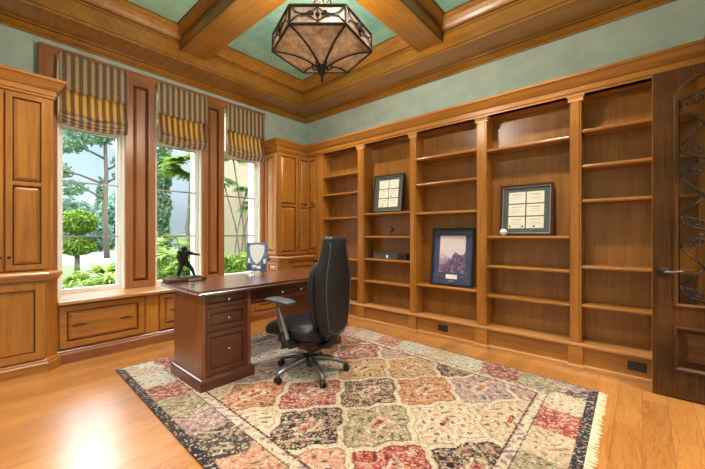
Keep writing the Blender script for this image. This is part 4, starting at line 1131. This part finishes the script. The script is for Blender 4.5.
# palms and low plants
def blade(mb, p0, d, L, w, droop, seg=4):
    d = V(d).normalized(); sd_ = d.cross(V((0,0,1)))
    sd_ = sd_.normalized() if sd_.length > 1e-3 else V((1,0,0))
    vs = []
    for i in range(seg+1):
        s = i/seg; ww = w*(math.sin(PI*(.12+.88*s)) if s < 1 else .02)
        c = V(p0)+d*L*s+V((0,0,-droop*L*s*s))
        vs += [c-sd_*ww, c+V((0,0,ww*.35)), c+sd_*ww]
    fs = []
    for i in range(seg): fs += [(3*i,3*i+1,3*i+4,3*i+3),(3*i+1,3*i+2,3*i+5,3*i+4)]
    mb.add(vs, fs)
def fan(mb, c, axis, R, n=12, w=.03, spread=2.6):
    axis = V(axis).normalized(); s1 = axis.cross(V((0,0,1)))
    s1 = s1.normalized() if s1.length > 1e-3 else V((1,0,0))
    for k_ in range(n):
        a = (k_/(n-1)-.5)*spread
        d = axis*math.cos(a)+s1*math.sin(a)+V((0,0,.12*random.uniform(-1,1)))
        blade(mb, c, d, R*(1-.25*abs(a)/1.3)*random.uniform(.9,1.1), w, .25)
def rosette(mb, c, n, L, w, lift=.8, droop=.55):
    for k_ in range(n):
        a = random.uniform(0,2*PI); e = random.uniform(.25,1.25)*lift
        blade(mb, c, (math.cos(a), math.sin(a), e), L*random.uniform(.7,1.15), w, droop*random.uniform(.6,1.2))
def frond(mb, c, az_, L, n=16, w=.018, lift=.9, droop=.8):
    pts = []
    for i in range(n+1):
        s = i/n; pts.append(V((c[0]+math.cos(az_)*L*s, c[1]+math.sin(az_)*L*s, c[2]+L*(lift*s-droop*s*s))))
    mb.tube(pts, .006, 4)
    for i in range(2, n+1):
        d = (pts[i]-pts[i-1]).normalized(); sd_ = d.cross(V((0,0,1))).normalized()
        for sg in (-1,1): blade(mb, pts[i], d*.6+sd_*sg+V((0,0,.25)), L*.34*math.sin(PI*(.15+.8*i/n)), w, .3, 3)
LOW = [(64,-6.1,.34,'leftmost low plant with strappy leaves under the first window'),(79,-7.2,.40,'strappy yellow-green plant at the foot of the topiary'),
       (93,-6.1,.36,'low strappy plant at the middle of the first window'),(107,-7.3,.52,'tall strappy plant right of the topiary, under the first window'),
       (119,-6.1,.42,'arching plant at the right edge of the first window')]
for px_, X, hh, lab in LOW:
    yc = at(px_, X)
    t = thing('strappy_plant', lab, 'plant', (X, yc, GZ), 'low plants under the first window')
    mb = MB()
    for q in range(4): rosette(mb, (X+random.uniform(-.2,.2), yc+random.uniform(-.12,.12), GZ+.12+hh*random.uniform(.5,1.1)), 26, .60, .028, 1.1, .55)
    build('leaves', mb, 'palm', t)
    sm2 = leaves([((X+.2,yc,GZ+.30),(.40,.26,.34))], 700, .05)
    build('ground_foliage', sm2, 'box', t)
LOW2 = [(162,-6.9,1.15,'bright fan plant at the lower left of the middle window'),
        (180,-6.0,1.0,'bright fan plant right behind the bronze statuette'),(195,-7.0,1.2,'bright fan plant under the palm at the right of the middle window'),
        (231,-5.9,.9,'fan plant at the lower left of the window beside the corner cabinet'),
        (248,-6.5,.95,'fan plant behind the glass award'),]
for px_, X, hh, lab in LOW2:
    yc = at(px_, X)
    t = thing('fan_palm', lab, 'plant', (X, yc, GZ), 'low fan plants outside the windows')
    mb = MB(); stm = MB()
    for q in range(26):
        a = random.uniform(0,2*PI); rr_ = random.uniform(.05,.40); zz = GZ+hh*random.uniform(.3,1.05)
        c = (X+math.cos(a)*rr_, yc+math.sin(a)*rr_, zz); stm.tube([(X+math.cos(a)*.05,yc+math.sin(a)*.05,GZ),c], .008, 5)
        fan(mb, c, (math.cos(a), math.sin(a), random.uniform(.1,.7)), .34, 11, .021)
    build('leaves', mb, 'palm', t); build('stalks', stm, 'palmd', t)
    build('ground_foliage', leaves([((X,yc,GZ+.45),(.40,.36,.5))], 900, .055), 'box', t)
# tall palm in front of the white wall
X = -8.3; yc = at(190, X)
t = thing('palm_tree', 'tall palm with bright fronds before the white house wall', 'palm', (X, yc, GZ))
zt = zat(191, 170, X)
tr = [(X,yc+.1,GZ),(X,yc+.02,.8),(X+.02,yc-.08,1.35),(X,yc-.02,1.75),(X,yc+.04,zt)]
build('trunk', MB().tube(tr, [.07,.06,.05,.045,.04], 8), 'barkg', t, smooth=True)
mb = MB()
for q in range(22):
    a = 2*PI*q/22+random.uniform(-.15,.15); 
    c = (X+.05*math.cos(a), yc+.04+.05*math.sin(a), zt-.42+.03*q)
    fan(mb, (c[0]+.18*math.cos(a),c[1]+.18*math.sin(a),c[2]+.05), (math.cos(a), math.sin(a), random.uniform(-.2,.4)), .56, 12, .038, 2.2)
build('fronds', mb, 'palm', t)
# slender cane palm before the beige wall
X = -7.2
t = thing('cane_palm', 'slender cane palm with dark crossing stems before the beige wall', 'palm', (X, at(240, X), GZ))
cn = MB(); mb = MB()
for p0_, p1_, p2_ in (((250,270),(240,215),(231,158)),((246,270),(236,225),(225,180)),((238,270),(244,235),(250,205)),((231,262),(236,230),(247,190))):
    P_ = [V((X+random.uniform(-.1,.1), at(a, X), zat(a, b_, X))) for a, b_ in (p0_,p1_,p2_)]; P_[0].z = GZ
    cn.tube([P_[0], P_[0].lerp(P_[1],.5)+V((0,0,.02)), P_[1], P_[1].lerp(P_[2],.5), P_[2]], .018, 6)
    for q in range(7):
        a = random.uniform(0,2*PI); fan(mb, P_[2]+V((0,0,random.uniform(-.08,.06))), (math.cos(a), math.sin(a), random.uniform(-.3,.4)), .42, 10, .024, 2.0)
build('canes', cn, 'barkg', t, smooth=True); build('fronds', mb, 'palmd', t)

# ------------------------------------------------------------------ light
world = bpy.data.worlds.new('sky'); scene.world = world; world.use_nodes = True
nt = world.node_tree; nt.nodes.clear()
bg = N(nt, 'ShaderNodeBackground'); wo = N(nt, 'ShaderNodeOutputWorld'); nt.links.new(bg.outputs[0], wo.inputs[0])
tc = N(nt, 'ShaderNodeTexCoord'); sp = N(nt, 'ShaderNodeSeparateXYZ'); nt.links.new(tc.outputs['Generated'], sp.inputs[0])
skyc = ramp(nt, sp.outputs['Z'], [(0, (.86,.91,.96)), (.12, (.52,.68,.92)), (.30, (.44,.63,.92)), (.42, (6.6,7.2,7.8)), (1, (7.4,8.0,8.7))])
cl_ = noise(nt, tc.outputs['Generated'], 3.5, 5, .6)
nt.links.new(mixc(nt, ramp(nt, cl_, [(.45,(0,0,0)),(.7,(1,1,1))]), skyc, (.20,.17,.13), 'ADD'), bg.inputs[0])
bg.inputs[1].default_value = .95
def sun(direction, strength, ang=2):
    l = bpy.data.lights.new('sun', 'SUN'); l.energy = strength; l.angle = math.radians(ang); l.color = (1,.95,.86)
    o = link(bpy.data.objects.new('sun', l)); o.rotation_euler = V(direction).to_track_quat('-Z', 'Y').to_euler(); return o
sun((-.38,.62,-.80), 1.0)
def area(name, loc, direction, size, power, col, shape='DISK', size_y=None):
    l = bpy.data.lights.new(name, 'AREA'); l.shape = shape; l.size = size; l.energy = power; l.color = col
    if size_y: l.size_y = size_y
    o = link(bpy.data.objects.new(name, l)); o.location = loc; o.rotation_euler = V(direction).to_track_quat('-Z', 'Y').to_euler(); return o
WARM = (1,.91,.79)
def fill_spot(x, y, power, ang=125):
    l = bpy.data.lights.new('ceiling_fill_spot', 'SPOT'); l.energy = power; l.color = WARM; l.spot_size = math.radians(ang); l.spot_blend = .8; l.shadow_soft_size = .09
    o = link(bpy.data.objects.new('ceiling_fill_spot', l)); o.location = (x, y, 3.53)
for x, y in ((-3.0,.75),(-.85,.75),(-.85,2.55),(-3.0,2.65),(-3.0,-.7),(-.85,-.7)): fill_spot(x, y, 165)  # unseen spots added to brighten the interior, no fittings modelled
area('hall_fill', (1.6, 2.6, 3.5), (0,0,-1), .8, 120, (1,.92,.8))  # added fill beyond the door opening, out of view, no fitting
pl = bpy.data.lights.new('lantern_bulb', 'POINT'); pl.energy = 95; pl.color = (1,.92,.80); pl.shadow_soft_size = .10
o = link(bpy.data.objects.new('lantern_bulb', pl)); o.location = (lx, ly, 2.80)

# ------------------------------------------------------------------ camera and view
cam = bpy.data.cameras.new('camera'); cam.sensor_width = 36; cam.lens = 36*F/705; cam.clip_start = .02; cam.clip_end = 300
co = link(bpy.data.objects.new('camera', cam)); co.location = (0, 0, H); co.rotation_euler = (PI/2, 0, YAW)
scene.camera = co
vs_ = scene.view_settings
scene.display_settings.display_device = 'sRGB'
vs_.view_transform = 'Standard'; vs_.look = 'None'; vs_.exposure = 0.6; vs_.gamma = 1; vs_.use_curve_mapping = False
scene.cycles.use_denoising = True
scene.cycles.max_bounces = 10; scene.cycles.diffuse_bounces = 6; scene.cycles.transparent_max_bounces = 16
scene.cycles.sample_clamp_indirect = 8
